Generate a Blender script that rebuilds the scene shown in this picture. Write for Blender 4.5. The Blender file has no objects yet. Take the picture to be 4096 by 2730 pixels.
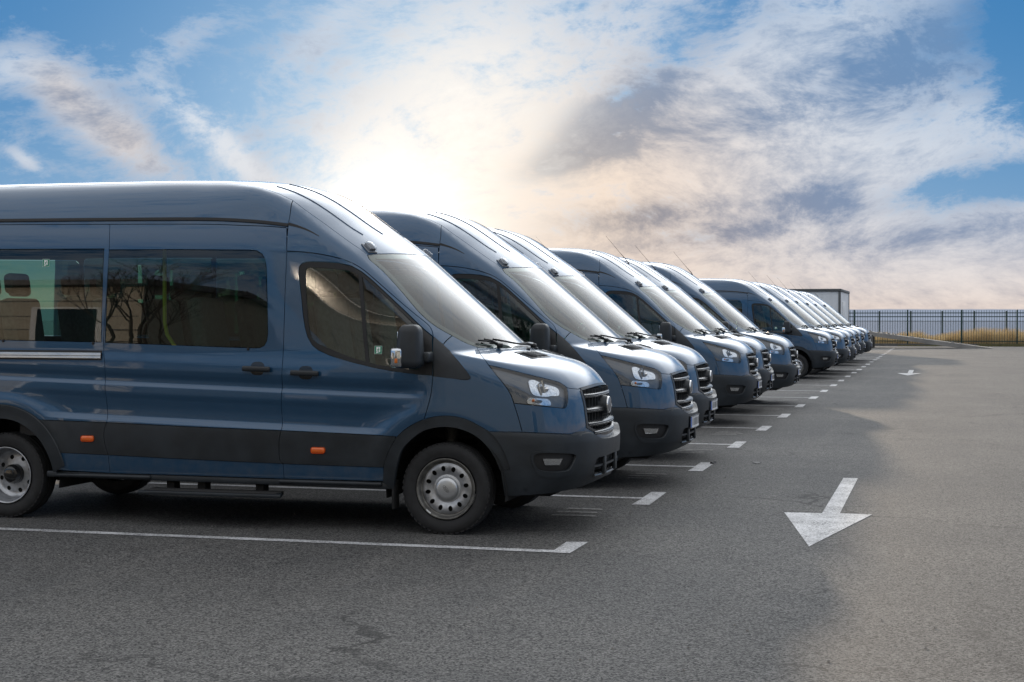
import bpy, bmesh, math, random
import numpy as np
from mathutils import Vector, Matrix
from mathutils.geometry import delaunay_2d_cdt
R = math.radians
random.seed(7); rng = np.random.default_rng(7)
scene = bpy.context.scene
col = scene.collection
# ------------------------------------------------------------------ camera
cam_d = bpy.data.cameras.new('camera'); cam = bpy.data.objects.new('camera', cam_d); col.objects.link(cam)
cam.location = (0, 0, 1.62)
cam.rotation_euler = (R(90 - .788), 0, R(15.4))
cam_d.sensor_width = 36; cam_d.lens = 36 * 6215 / 4096
cam_d.clip_start = .1; cam_d.clip_end = 6000
scene.camera = cam
# ------------------------------------------------------------------ light
SUN_AZ, SUN_EL = -17.5, 10.0        # degrees from +Y towards +X, and above the horizon
sun_d = bpy.data.lights.new('sun', 'SUN'); sun = bpy.data.objects.new('sun', sun_d); col.objects.link(sun)
sun_d.energy = 2.0; sun_d.angle = R(1.2); sun_d.color = (1, .81, .60)
_a, _e = R(SUN_AZ), R(SUN_EL)
sdir = Vector((math.sin(_a)*math.cos(_e), math.cos(_a)*math.cos(_e), math.sin(_e)))
sun.rotation_euler = sdir.to_track_quat('Z', 'Y').to_euler()
sun.location = sdir * 50
vs = scene.view_settings
vs.view_transform = 'Standard'; vs.look = 'None'; vs.exposure = 0.62; vs.gamma = 1
vs.use_curve_mapping = False
scene.render.engine = 'CYCLES'
scene.cycles.max_bounces = 6; scene.cycles.transparent_max_bounces = 16
scene.cycles.use_denoising = True
scene.cycles.sample_clamp_indirect = 6

# ------------------------------------------------------------------ node expression helper
class X:
    def __init__(s, nt, sock): s.nt, s.s = nt, sock
    def _m(s, op, *o, clamp=False):
        n = s.nt.nodes.new('ShaderNodeMath'); n.operation = op; n.use_clamp = clamp
        for i, v in enumerate((s,) + o):
            if isinstance(v, X): s.nt.links.new(v.s, n.inputs[i])
            else: n.inputs[i].default_value = v
        return X(s.nt, n.outputs[0])
    def __add__(s, o): return s._m('ADD', o)
    __radd__ = __add__
    def __mul__(s, o): return s._m('MULTIPLY', o)
    __rmul__ = __mul__
    def __sub__(s, o): return s._m('SUBTRACT', o)
    def __rsub__(s, o): return (s * -1) + o
    def __truediv__(s, o): return s._m('DIVIDE', o)
    def __pow__(s, o): return s._m('POWER', o)
    def clamp(s): return s._m('ADD', 0, clamp=True)
    def max(s, o): return s._m('MAXIMUM', o)
    def min(s, o): return s._m('MINIMUM', o)
    def exp(s): return s._m('EXPONENT')
    def step(s, a, b, lo=0., hi=1.):
        n = s.nt.nodes.new('ShaderNodeMapRange'); n.interpolation_type = 'SMOOTHSTEP'
        s.nt.links.new(s.s, n.inputs['Value'])
        for k, v in (('From Min', a), ('From Max', b), ('To Min', lo), ('To Max', hi)): n.inputs[k].default_value = v
        return X(s.nt, n.outputs['Result'])
def vec(nt, x, y, z):
    n = nt.nodes.new('ShaderNodeCombineXYZ')
    for i, v in enumerate((x, y, z)):
        if isinstance(v, X): nt.links.new(v.s, n.inputs[i])
        else: n.inputs[i].default_value = v
    return X(nt, n.outputs[0])
def noise(nt, v, scale, detail=6, rough=.55, dist=0., out='Fac'):
    n = nt.nodes.new('ShaderNodeTexNoise'); nt.links.new(v.s, n.inputs['Vector'])
    n.inputs['Scale'].default_value = scale; n.inputs['Detail'].default_value = detail
    n.inputs['Roughness'].default_value = rough; n.inputs['Distortion'].default_value = dist
    return X(nt, n.outputs[out])
def voro(nt, v, scale, feature='F1', out='Distance'):
    n = nt.nodes.new('ShaderNodeTexVoronoi'); n.feature = feature; nt.links.new(v.s, n.inputs['Vector'])
    n.inputs['Scale'].default_value = scale
    return X(nt, n.outputs[out])
def mixc(nt, f, a, b, mode='MIX'):
    n = nt.nodes.new('ShaderNodeMix'); n.data_type = 'RGBA'; n.blend_type = mode; n.clamp_factor = True
    for k, v in ((0, f), (6, a), (7, b)):
        if isinstance(v, X): nt.links.new(v.s, n.inputs[k])
        elif isinstance(v, tuple): n.inputs[k].default_value = (*v, 1)
        else: n.inputs[k].default_value = v
    return X(nt, n.outputs[2])
def xyz(nt, v):
    n = nt.nodes.new('ShaderNodeSeparateXYZ'); nt.links.new(v.s, n.inputs[0])
    return [X(nt, o) for o in n.outputs]

# ------------------------------------------------------------------ sky
world = bpy.data.worlds.new('World'); scene.world = world; world.use_nodes = True
def build_sky():
    nt = world.node_tree; nt.nodes.clear()
    out = nt.nodes.new('ShaderNodeOutputWorld'); bg = nt.nodes.new('ShaderNodeBackground')
    nt.links.new(bg.outputs[0], out.inputs[0])
    tc = nt.nodes.new('ShaderNodeTexCoord'); d = X(nt, tc.outputs['Generated'])
    sky = nt.nodes.new('ShaderNodeTexSky'); sky.sky_type = 'NISHITA'; sky.sun_disc = False
    sky.sun_elevation = R(SUN_EL); sky.sun_rotation = R(SUN_AZ); sky.altitude = 50
    sky.air_density = 1.0; sky.dust_density = .6; sky.ozone_density = 2.5
    x, y, z = xyz(nt, d)
    az = x._m('ARCTAN2', y) * 57.2958                   # degrees, 0 = +Y, positive to +X
    el = z._m('ARCSINE') * 57.2958
    base = mixc(nt, 1.0, X(nt, sky.outputs[0]), (.050, .060, .075), 'MULTIPLY')
    # angular distance from the sun's glow (in degrees)
    def blob(a0, e0, ra, re, tilt=0.):
        u = az - a0; v = el - e0
        c, s_ = math.cos(R(tilt)), math.sin(R(tilt))
        p = (u*c + v*s_) / ra; q = (v*c - u*s_) / re
        return ((p*p + q*q) * -1).exp()
    q = vec(nt, x, y, z * 1.9)
    warp = noise(nt, q, 5.0, 2, .5, 0, 'Color')
    wn = nt.nodes.new('ShaderNodeVectorMath'); wn.operation = 'MULTIPLY_ADD'
    nt.links.new(warp.s, wn.inputs[0]); wn.inputs[1].default_value = (.12, .12, .12); nt.links.new(q.s, wn.inputs[2])
    qw = X(nt, wn.outputs[0])
    # long streaks that lean to the right, as wind-drawn cloud does
    st = vec(nt, az * .060 - el * .075, el * .22 - az * .055, z)
    wn2 = nt.nodes.new('ShaderNodeVectorMath'); wn2.operation = 'MULTIPLY_ADD'
    nt.links.new(warp.s, wn2.inputs[0]); wn2.inputs[1].default_value = (.9, .9, 0); nt.links.new(st.s, wn2.inputs[2])
    sw = X(nt, wn2.outputs[0])
    # flattened sheets towards the horizon
    ho = vec(nt, az * .11, el * .50, z)
    wn3 = nt.nodes.new('ShaderNodeVectorMath'); wn3.operation = 'MULTIPLY_ADD'
    nt.links.new(warp.s, wn3.inputs[0]); wn3.inputs[1].default_value = (1.2, .9, 0); nt.links.new(ho.s, wn3.inputs[2])
    nh = noise(nt, X(nt, wn3.outputs[0]), 1.5, 6, .70)
    n1 = noise(nt, qw, 7.0, 4, .60)
    n2 = noise(nt, qw, 18.0, 6, .70)
    n3 = noise(nt, qw, 52.0, 4, .72)
    ns = noise(nt, sw, 1.1, 7, .70)
    tex = (n2 - .5) * 1.1 + (n3 - .5) * .8 + (ns - .5) * .8
    glow = blob(-19.8, 2.8, 2.7, 2.7, 10)
    halo = blob(-18.6, 4.8, 4.6, 4.6, -20)
    core = blob(-20.2, 3.9, 1.0, .8)
    veil = blob(-16.0, 8.6, 4.2, 4.2, -25)
    wide = blob(-18.5, 6.0, 8.5, 8.0)
    left = blob(-35.0, 6.0, 11.0, 16.0)
    pale = blob(-25.0, 9.5, 5.5, 3.4, -20)
    mass = blob(-4.5, 4.8, 11.0, 6.0, -4)
    hole1 = blob(3.4, 10.0, 1.6, 2.6)
    hole2 = blob(2.2, 4.85, 4.2, .80, 8)
    hole3 = blob(-8.8, 10.4, 2.6, 1.0, 30)
    puff = blob(-33.5, 8.8, 1.6, .8, 20) + blob(-30.5, 7.2, 3.0, 1.0, -38) + blob(-27.5, 9.8, 2.0, .7, 30) + blob(-32.8, 5.6, .7, .25, -35) * 1.6 + blob(-22.5, 10.3, 2.6, .7, 40)
    wisp = blob(-26.3, 6.6, 2.3, .55, -42)
    dark1 = blob(-11.6, 7.5, 2.3, .75, 28) + blob(-13.0, 6.0, 2.4, .55, 16) * .7 + blob(-10.5, 3.8, 2.6, .5, 6) * .5
    dark2 = blob(-.6, 9.2, 4.5, 1.5, 22) * .8 + blob(-7.0, 3.2, 4.0, .45, 8) * .6 + blob(-4.3, 4.35, 1.5, .6) * .8 + blob(-1.0, 2.9, 4.0, .5, 8) * .6 + blob(-6, 7.6, 2.5, .9, 20) * .35
    dleft = blob(-29.4, 6.4, 1.9, .9, -35) + blob(-31.6, 8.1, 1.3, .9, -40) * .8
    low = (el.max(0) * -.38).exp().clamp()
    high = el.step(11.0, 24.0)
    cv = n1 * .34 + n2 * .34 + ns * .38 + n3 * .30
    cover = (cv + mass * .17 - left * .085 - pale * .07 - hole1 * .26 - hole2 * .30 - hole3 * .10 + low * .13 + dleft * .12 + wisp * .13 + puff * .10 + halo * .07 + high * .10).step(.595, .79)
    sh = (n2 * .45 + n3 * .34 + ns * .34) * (1 - low * .6) + (nh * .80 + n3 * .34) * (low * .6) + n1 * .10
    shade = (sh + (dark1 * .48 + dark2 * .34 + dleft * .07) * (n2 * 1.5 + n3 * .9 - .25) - wisp * .2 - glow * .35 - halo * .12).step(.47, .91)
    warm = (blob(-14.0, 5.0, 8.0, 4.5) * .95 + low * .75 + dleft * .5).clamp()
    lit = mixc(nt, warm, (.46, .51, .57), (.66, .53, .42))
    shd = mixc(nt, warm, (.10, .185, .32), (.185, .165, .170))
    cloud = mixc(nt, shade, lit, shd)
    cloud = mixc(nt, high, cloud, (.66, .66, .66))
    deep = mixc(nt, el.step(-2, 12), (.075, .22, .40), (.016, .125, .30))
    blue = mixc(nt, .92, base, deep)
    grad = mixc(nt, (wide * .72 + low * .15).clamp(), blue, (.30, .46, .60))
    c1 = mixc(nt, cover * .93, grad, cloud)
    c2 = mixc(nt, low * .26, c1, (.55, .38, .285))
    c3 = mixc(nt, (veil * .36 + halo * .48 + (halo + veil) * tex * .7).clamp(), c2, (.72, .69, .64))
    c4 = mixc(nt, (glow * .92 + glow * tex * .5).clamp(), c3, (.96, .92, .84))
    c5 = mixc(nt, core, c4, (2.6, 2.3, 1.9))
    # bright thin cloud added above the view to lighten windscreens and bonnets
    high_fill = blob(-12.0, 24.0, 34.0, 19.0) * el.step(11.5, 20.0)
    c5 = mixc(nt, high_fill * .92, c5, (2.95, 3.05, 3.15))
    bank = (el + (n2 - .5) * .08).step(.40, .34)
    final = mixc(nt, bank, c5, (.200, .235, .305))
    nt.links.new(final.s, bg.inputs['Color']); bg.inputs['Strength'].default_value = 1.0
build_sky()

# ------------------------------------------------------------------ materials
def mat(name):
    m = bpy.data.materials.new(name); m.use_nodes = True
    nt = m.node_tree; b = nt.nodes['Principled BSDF']
    return m, nt, b
def simple(name, color, rough=.5, metal=0., coat=0., spec=.5, vary=0., vscale=40, bump=0., bscale=200):
    m, nt, b = mat(name)
    b.inputs['Base Color'].default_value = (*color, 1); b.inputs['Roughness'].default_value = rough
    b.inputs['Metallic'].default_value = metal; b.inputs['Coat Weight'].default_value = coat
    b.inputs['Coat Roughness'].default_value = .04
    b.inputs['Specular IOR Level'].default_value = spec
    if vary or bump:
        tc = nt.nodes.new('ShaderNodeTexCoord'); o = X(nt, tc.outputs['Object'])
        n = noise(nt, o, vscale, 5)
        c = mixc(nt, n.step(.3, .7), tuple(max(0, v*(1-vary)) for v in color), tuple(v*(1+vary) for v in color))
        nt.links.new(c.s, b.inputs['Base Color'])
        nt.links.new((n * .25 + (rough - .12)).s, b.inputs['Roughness'])
        if bump:
            bp = nt.nodes.new('ShaderNodeBump'); bp.inputs['Strength'].default_value = bump; bp.inputs['Distance'].default_value = .002
            nt.links.new(noise(nt, o, bscale, 2).s, bp.inputs['Height']); nt.links.new(bp.outputs[0], b.inputs['Normal'])
    return m
def backed(m, color=(.075, .076, .078)):
    "inside face of a body panel: bare dark lining"
    nt = m.node_tree; out = [n for n in nt.nodes if n.type == 'OUTPUT_MATERIAL'][0]
    src = out.inputs[0].links[0].from_socket
    g = nt.nodes.new('ShaderNodeNewGeometry'); df = nt.nodes.new('ShaderNodeBsdfDiffuse'); df.inputs[0].default_value = (*color, 1)
    mx = nt.nodes.new('ShaderNodeMixShader'); nt.links.new(g.outputs['Backfacing'], mx.inputs[0])
    nt.links.new(src, mx.inputs[1]); nt.links.new(df.outputs[0], mx.inputs[2]); nt.links.new(mx.outputs[0], out.inputs[0])
    return m
def thin_glass(name, tint, f0=.08, rough=0., dirt=0.):
    m = bpy.data.materials.new(name); m.use_nodes = True; nt = m.node_tree; nt.nodes.clear()
    out = nt.nodes.new('ShaderNodeOutputMaterial')
    lw = nt.nodes.new('ShaderNodeLayerWeight'); lw.inputs[0].default_value = .5
    f = X(nt, lw.outputs['Facing'])
    F1 = (f ** 5.0) * .96 + .042
    F = (F1 * 2) / (F1 + 1)
    tr = nt.nodes.new('ShaderNodeBsdfTransparent'); tr.inputs[0].default_value = (*tint, 1)
    gl = nt.nodes.new('ShaderNodeBsdfGlossy'); gl.inputs['Roughness'].default_value = rough
    mx = nt.nodes.new('ShaderNodeMixShader'); nt.links.new(F.s, mx.inputs[0])
    nt.links.new(tr.outputs[0], mx.inputs[1]); nt.links.new(gl.outputs[0], mx.inputs[2])
    last = mx
    if dirt:
        tc = nt.nodes.new('ShaderNodeTexCoord'); o = X(nt, tc.outputs['Object'])
        d_ = nt.nodes.new('ShaderNodeBsdfDiffuse'); d_.inputs[0].default_value = (.70, .71, .70, 1)
        m2 = nt.nodes.new('ShaderNodeMixShader')
        nt.links.new((noise(nt, o, 1.3, 3, .5).step(.2, .8) * dirt * .4 + dirt * .8).s, m2.inputs[0])
        nt.links.new(mx.outputs[0], m2.inputs[1]); nt.links.new(d_.outputs[0], m2.inputs[2]); last = m2
    nt.links.new(last.outputs[0], out.inputs[0])
    return m
def paint():
    m, nt, b = mat('blue_paint')
    tc = nt.nodes.new('ShaderNodeTexCoord'); o = X(nt, tc.outputs['Object'])
    n = noise(nt, o, 2.5, 5, .6)
    c = mixc(nt, n, (.0095, .057, .126), (.0125, .066, .144))
    # road dust towards the sills
    z = xyz(nt, o)[2]
    dust = (z.step(1.0, .35) * (noise(nt, o, 9, 6, .65).step(.3, .8))) * .26 + noise(nt, o, 30, 4).step(.5, .9) * .03
    c = mixc(nt, dust, c, (.16, .15, .14))
    nt.links.new(c.s, b.inputs['Base Color'])
    b.inputs['Metallic'].default_value = .35
    nt.links.new((dust * .5 + .34).s, b.inputs['Roughness'])
    b.inputs['Coat Weight'].default_value = 1; b.inputs['Coat IOR'].default_value = 1.55
    nt.links.new((dust * .35 + .025).s, b.inputs['Coat Roughness'])
    bp = nt.nodes.new('ShaderNodeBump'); bp.inputs['Strength'].default_value = .025; bp.inputs['Distance'].default_value = .02
    nt.links.new(noise(nt, o, 3.2, 2).s, bp.inputs['Height']); nt.links.new(bp.outputs[0], b.inputs['Coat Normal'])
    return m
M = {}
M['paint'] = backed(paint())
M['plastic'] = backed(simple('dark_plastic', (.0145, .0190, .0240), .44, vary=.25, vscale=5, bump=.25, bscale=900))
M['black'] = backed(simple('black_rubber', (.010, .010, .011), .55))
M['gloss_black'] = simple('gloss_black', (.008, .008, .009), .12, coat=.5)
M['chrome'] = simple('chrome', (.80, .80, .80), .07, 1)
M['reflector'] = simple('lamp_reflector', (.68, .71, .75), .14, 1, vary=.2, vscale=60)
M['satin'] = simple('satin_grille', (.055, .058, .062), .26, .5)
M['satin_light'] = simple('badge_grey', (.22, .23, .25), .35, .7)
M['rail'] = simple('bright_rail', (.62, .60, .57), .22, 1, vary=.1, vscale=3)
M['steel'] = simple('wheel_steel', (.40, .41, .43), .38, .85, vary=.25, vscale=14)
M['cap'] = simple('wheel_cap', (.54, .55, .56), .30, .8, vary=.08, vscale=8)
M['dark_steel'] = simple('dirty_steel', (.15, .145, .135), .5, .7, vary=.35, vscale=18)
M['tyre'] = simple('tyre_rubber', (.016, .016, .017), .75, vary=.3, vscale=20, bump=.3, bscale=250)
M['glass'] = thin_glass('tinted_glass', (.32, .50, .42), .085)
M['door_glass'] = thin_glass('door_glass', (.46, .64, .55), .085)
M['screen'] = thin_glass('windscreen_glass', (.60, .70, .67), .085, .0, .05)
M['lens'] = thin_glass('lamp_lens', (.92, .94, .96), .06)
M['lamp_shell'] = simple('lamp_shell', (.085, .095, .11), .25, coat=.4)
M['frit'] = simple('glass_edge', (.006, .006, .007), .15, coat=.6)
M['orange'] = simple('orange_marker', (.75, .13, .015), .25, coat=.6)
M['amber'] = simple('amber_bulb', (.65, .16, .02), .3)
M['seat'] = simple('seat_fabric', (.045, .048, .055), .85, vary=.3, vscale=30)
M['trim'] = simple('cabin_trim', (.055, .055, .057), .7)
M['lining'] = simple('roof_lining', (.30, .30, .29), .8)
M['yellow'] = simple('yellow_rail', (.62, .46, .04), .4)
M['white'] = simple('plate_white', (.72, .73, .74), .35, vary=.06, vscale=20)
M['eu_blue'] = simple('plate_blue', (.03, .12, .45), .4)
M['ink'] = simple('plate_ink', (.03, .03, .035), .5)
M['green'] = simple('sign_green', (.005, .22, .12), .5)
M['sign_white'] = simple('sign_white', (.80, .82, .80), .5)
M['under'] = simple('underbody', (.009, .009, .009), .8)

# ------------------------------------------------------------------ mesh helpers
def link(name, me, m=None, parent=None):
    o = bpy.data.objects.new(name, me)
    if m is not None and not me.materials: me.materials.append(M[m] if isinstance(m, str) else m)
    col.objects.link(o); o.parent = parent
    return o
def from_arrays(name, V, F, m=None, parent=None, N=None, smooth=True):
    me = bpy.data.meshes.new(name); me.from_pydata([tuple(v) for v in V], [], [tuple(int(i) for i in f) for f in F]); me.update()
    if smooth: me.polygons.foreach_set('use_smooth', [True]*len(me.polygons))
    if N is not None: me.normals_split_custom_set_from_vertices([tuple(n) for n in N])
    return link(name, me, m, parent)
def bm_obj(name, bm, m=None, parent=None, smooth=False, angle=None):
    me = bpy.data.meshes.new(name); bm.normal_update(); bm.to_mesh(me); bm.free()
    if smooth: me.polygons.foreach_set('use_smooth', [True]*len(me.polygons))
    if angle is not None: me.set_sharp_from_angle(angle=R(angle))
    return link(name, me, m, parent)
def rbox(bm, c, s, r=.0, seg=2, rot=None):
    "box centred at c, full size s, rounded by r"
    res = bmesh.ops.create_cube(bm, size=1); vs_ = res['verts']
    for v in vs_: v.co = Vector((v.co.x*s[0], v.co.y*s[1], v.co.z*s[2]))
    if r:
        es = list({e for v in vs_ for e in v.link_edges})
        rr = bmesh.ops.bevel(bm, geom=es, offset=r, segments=seg, affect='EDGES', profile=.5)
        vs_ = list({v for f in rr['faces'] for v in f.verts} | {v for v in vs_ if v.is_valid})
        seen = set(); st = list(vs_)
        while st:
            v = st.pop()
            if v in seen: continue
            seen.add(v); st += [e.other_vert(v) for e in v.link_edges]
        vs_ = list(seen)
    for v in vs_:
        p = v.co
        if rot is not None: p = rot @ p
        v.co = p + Vector(c)
    return vs_
def box(name, c, s, m, parent=None, r=.0, seg=2, rot=None, smooth=None):
    bm = bmesh.new(); rbox(bm, c, s, r, seg, rot)
    return bm_obj(name, bm, m, parent, smooth=bool(r) if smooth is None else smooth, angle=50 if r else None)
def sweep(bm, pts, r, seg=8, cap=True, up=Vector((0, 0, 1))):
    pts = [Vector(p) for p in pts]; rings = []
    rs = r if isinstance(r, (list, tuple)) else [r]*len(pts)
    for i, p in enumerate(pts):
        t = (pts[min(i+1, len(pts)-1)] - pts[max(i-1, 0)]).normalized()
        a = t.cross(up); a = a.normalized() if a.length > 1e-4 else t.cross(Vector((1, 0, 0))).normalized()
        b = t.cross(a)
        rings.append([bm.verts.new(p + (a*math.cos(k*2*math.pi/seg) + b*math.sin(k*2*math.pi/seg))*rs[i]) for k in range(seg)])
    for i in range(len(rings)-1):
        for k in range(seg): bm.faces.new((rings[i][k], rings[i][(k+1) % seg], rings[i+1][(k+1) % seg], rings[i+1][k]))
    if cap: bm.faces.new(rings[0][::-1]); bm.faces.new(rings[-1])
def tube(name, pts, r, m, parent=None, seg=8):
    bm = bmesh.new(); sweep(bm, pts, r, seg); bmesh.ops.recalc_face_normals(bm, faces=bm.faces)
    return bm_obj(name, bm, m, parent, smooth=True)
def lathe(bm, prof, axis='y', c=(0, 0, 0), seg=64, sgn=1):
    "prof: list of (radius, offset along axis)"
    rings = []
    for r_, o in prof:
        ring = []
        for k in range(seg):
            a = 2*math.pi*k/seg
            if axis == 'y': p = (r_*math.cos(a), sgn*o, r_*math.sin(a))
            elif axis == 'x': p = (sgn*o, r_*math.cos(a), r_*math.sin(a))
            else: p = (r_*math.cos(a), r_*math.sin(a), sgn*o)
            ring.append(bm.verts.new(Vector(p) + Vector(c)))
        rings.append(ring)
    for i in range(len(rings)-1):
        for k in range(seg): bm.faces.new((rings[i][k], rings[i][(k+1) % seg], rings[i+1][(k+1) % seg], rings[i+1][k]))
    return rings
def extrude_poly(name, pts, vecx, m, parent=None):
    "closed planar polygon pts (3D) pushed by vecx"
    n = len(pts); V = [Vector(p) for p in pts] + [Vector(p) + Vector(vecx) for p in pts]
    bm = bmesh.new(); vv = [bm.verts.new(v) for v in V]
    bm.faces.new(vv[:n]); bm.faces.new(vv[n:][::-1])
    for i in range(n): bm.faces.new((vv[i], vv[i+n], vv[(i+1) % n+n], vv[(i+1) % n]))
    bmesh.ops.recalc_face_normals(bm, faces=bm.faces)
    return bm_obj(name, bm, m, parent)

# ------------------------------------------------------------------ van body surface
def pchip(xs, ys):
    xs = np.asarray(xs, float); ys = np.asarray(ys, float)
    o = np.argsort(xs); xs = xs[o]; ys = ys[o]
    hh = np.diff(xs); d = np.diff(ys) / hh
    m = np.zeros_like(ys); m[0] = d[0]; m[-1] = d[-1]
    for i in range(1, len(xs) - 1):
        if d[i-1] * d[i] > 0:
            w1 = 2 * hh[i] + hh[i-1]; w2 = hh[i] + 2 * hh[i-1]
            m[i] = (w1 + w2) / (w1 / d[i-1] + w2 / d[i])
    def fn(x):
        x = np.clip(np.asarray(x, float), xs[0], xs[-1])
        i = np.clip(np.searchsorted(xs, x) - 1, 0, len(xs) - 2)
        t = (x - xs[i]) / hh[i]
        return ((1 + 2*t) * (1-t)**2 * ys[i] + t * (1-t)**2 * hh[i] * m[i]
                + t*t * (3 - 2*t) * ys[i+1] + t*t * (t-1) * hh[i] * m[i+1])
    return fn
def sstep(a, b, x):
    t = np.clip((x - a) / (b - a), 0, 1); return t*t*(3-2*t)
def smax(a, b, k):
    return np.maximum(a, b) + np.maximum(k - np.abs(a-b), 0)**2 / (4*k)
# half width by height; belt shaping; centre profiles
w_base = pchip([.2,.30,.36,.42,.50,.54,.75,.80,1.0,1.2,1.4,1.6,1.8,2.0,2.15,2.3,2.42,2.5,2.6,2.7,2.85],
               [.93,.965,.985,1.003,1.016,1.021,1.030,1.029,1.027,1.021,1.004,.998,.989,.977,.964,.942,.914,.895,.866,.835,.79])
w_belt = pchip([.72,.768,.790,.822,.86,.95,1.01,1.055,1.075,1.09,1.11,1.165,1.20,1.25,1.33,1.5],
               [0,0,-.012,-.022,-.0225,-.014,-.004,-.005,-.013,-.0165,-.016,-.002,.004,.004,.001,0])
t_cen = pchip([1.25,1.1,1.0,.9,.8,.6,.45,.40,.345,.305,.085,-.215,-.495,-.56,-.70,-.85,-1.02,-1.16,-1.32,-1.55,-1.9,-2.5,-4,-5.8],
              [1.0,1.115,1.187,1.238,1.276,1.337,1.376,1.389,1.408,1.442,1.636,1.893,2.13,2.183,2.285,2.39,2.512,2.602,2.678,2.74,2.775,2.79,2.795,2.785])
t_crown = pchip([1.2,.3,.1,-.5,-1.0,-1.8,-5.8],[.02,.02,.02,.028,.045,.065,.07])
f_up = pchip([.2,.7,.8,.95,1.1,1.2,1.3,1.5],[1.02,1.04,1.035,1.015,.975,.935,.88,.75])
f_bu = pchip([.15,.26,.32,.38,.45,.55,.68,.75,.80,1.0],[.80,.93,.98,1.02,1.06,1.082,1.088,1.078,1.045,1.03])
b_up = pchip([0,.12,.25,.5,.6,.7,.8,.88,.95,1.0,1.1],[0,.003,.013,.065,.105,.17,.275,.42,.62,.85,1.5])
b_bu = pchip([0,.12,.3,.5,.65,.78,.88,.95,1.0,1.03,1.1],[0,.002,.014,.05,.105,.20,.35,.53,.75,1.0,1.6])
k_top = pchip([1.1,.7,.4,.15,.0,-.6,-1.0,-1.5,-2.2,-5.8],[.10,.12,.12,.10,.08,.06,.06,.09,.26,.34])
def side_w(x, z):
    w = w_base(z)
    df = np.hypot(x, z-.34); dr = np.hypot(x+3.77, z-.35)
    m = sstep(.60, .82, df) * sstep(.60, .82, dr) * (1 - sstep(-.42, -.02, x)) * sstep(-4.55, -4.15, x)
    m = np.maximum(m, 0)
    fl = .010 * (np.exp(-((df-.60)/.07)**2) + np.exp(-((dr-.60)/.07)**2)) * (z > .35)
    w = w + w_belt(z + .030*(np.clip(x, -4.5, 0) + 1.31)) * m + fl
    w = w - .16 * np.maximum(x - .15, 0)**2
    w = w - .05 * np.maximum(-x - 4.9, 0)**1.5
    # green-house narrows a little towards the windscreen
    w = w - .06 * sstep(-1.6, -.3, x) * sstep(1.3, 2.3, z)
    return w
def top_z(x, y):
    u = x + (.28 + .08*sstep(-.6, .1, x)) * y*y
    return t_cen(u) - t_crown(x) * (y/.8)**2
def body(P, kind='up'):
    x, y, z = P[..., 0], np.abs(P[..., 1]), P[..., 2]
    a = y - side_w(x, z)
    t = top_z(x, y); sl = (top_z(x+.01, y) - top_z(x-.01, y)) / .02
    b = (z - t) / np.sqrt(1 + sl*sl)
    if kind == 'bu':
        c = x - (f_bu(z) - b_bu(y)); kk = .10
    else:
        c = x - (f_up(z) - b_up(y)); kk = .13
    c = c * .8
    g = smax(a, b, k_top(x))
    g = smax(g, c, kk)
    r = -5.62 - x
    g = smax(g, r, .12)
    return g
def normal(P, kind='up', e=2e-3):
    n = np.stack([(body(P + np.eye(3)[i]*e, kind) - body(P - np.eye(3)[i]*e, kind)) for i in range(3)], -1)
    return n / (np.linalg.norm(n, axis=-1, keepdims=True) + 1e-12)
def cast(O, D, t0, t1, kind='up', n=26):
    "bisect between inside point O+t0*D and outside point O+t1*D"
    t0 = np.full(O.shape[:-1], t0, float); t1 = np.full(O.shape[:-1], t1, float)
    for _ in range(n):
        tm = (t0+t1)/2; ins = body(O + tm[..., None]*D, kind) < 0
        t0 = np.where(ins, tm, t0); t1 = np.where(ins, t1, tm)
    return O + ((t0+t1)/2)[..., None]*D
# ---- unfolding domains -------------------------------------------------
NC = np.array([.15, 0, .80])
ZR = 1.25
def to2d(P, dom):
    P = np.asarray(P, float)
    if dom == 'side': return np.stack([P[..., 0], P[..., 2]], -1)
    if dom == 'roll':
        th = np.arctan2(P[..., 1], P[..., 2]-ZR); return np.stack([P[..., 0], th], -1)
    d = P - NC; d = d / np.linalg.norm(d, axis=-1, keepdims=True)
    al = np.arccos(np.clip(d[..., 0], -1, 1)); be = np.arctan2(d[..., 2], d[..., 1])
    return np.stack([al*np.cos(be), al*np.sin(be)], -1)
def lift(q, dom, sgn=-1, kind='up'):
    q = np.asarray(q, float)
    if dom == 'side':
        O = np.stack([q[:, 0], q[:, 0]*0, q[:, 1]], -1); D = np.zeros_like(O); D[:, 1] = sgn
        return cast(O, D, .02, 1.4, kind)
    if dom == 'roll':
        O = np.stack([q[:, 0], q[:, 0]*0, q[:, 0]*0 + ZR], -1)
        D = np.stack([q[:, 0]*0, np.sin(q[:, 1]), np.cos(q[:, 1])], -1)
        return cast(O, D, .01, 2.4, kind)
    al = np.hypot(q[:, 0], q[:, 1]); be = np.arctan2(q[:, 1], q[:, 0])
    D = np.stack([np.cos(al), np.sin(al)*np.cos(be), np.sin(al)*np.sin(be)], -1)
    return cast(np.broadcast_to(NC, D.shape), D, .02, 2.4, kind)
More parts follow.
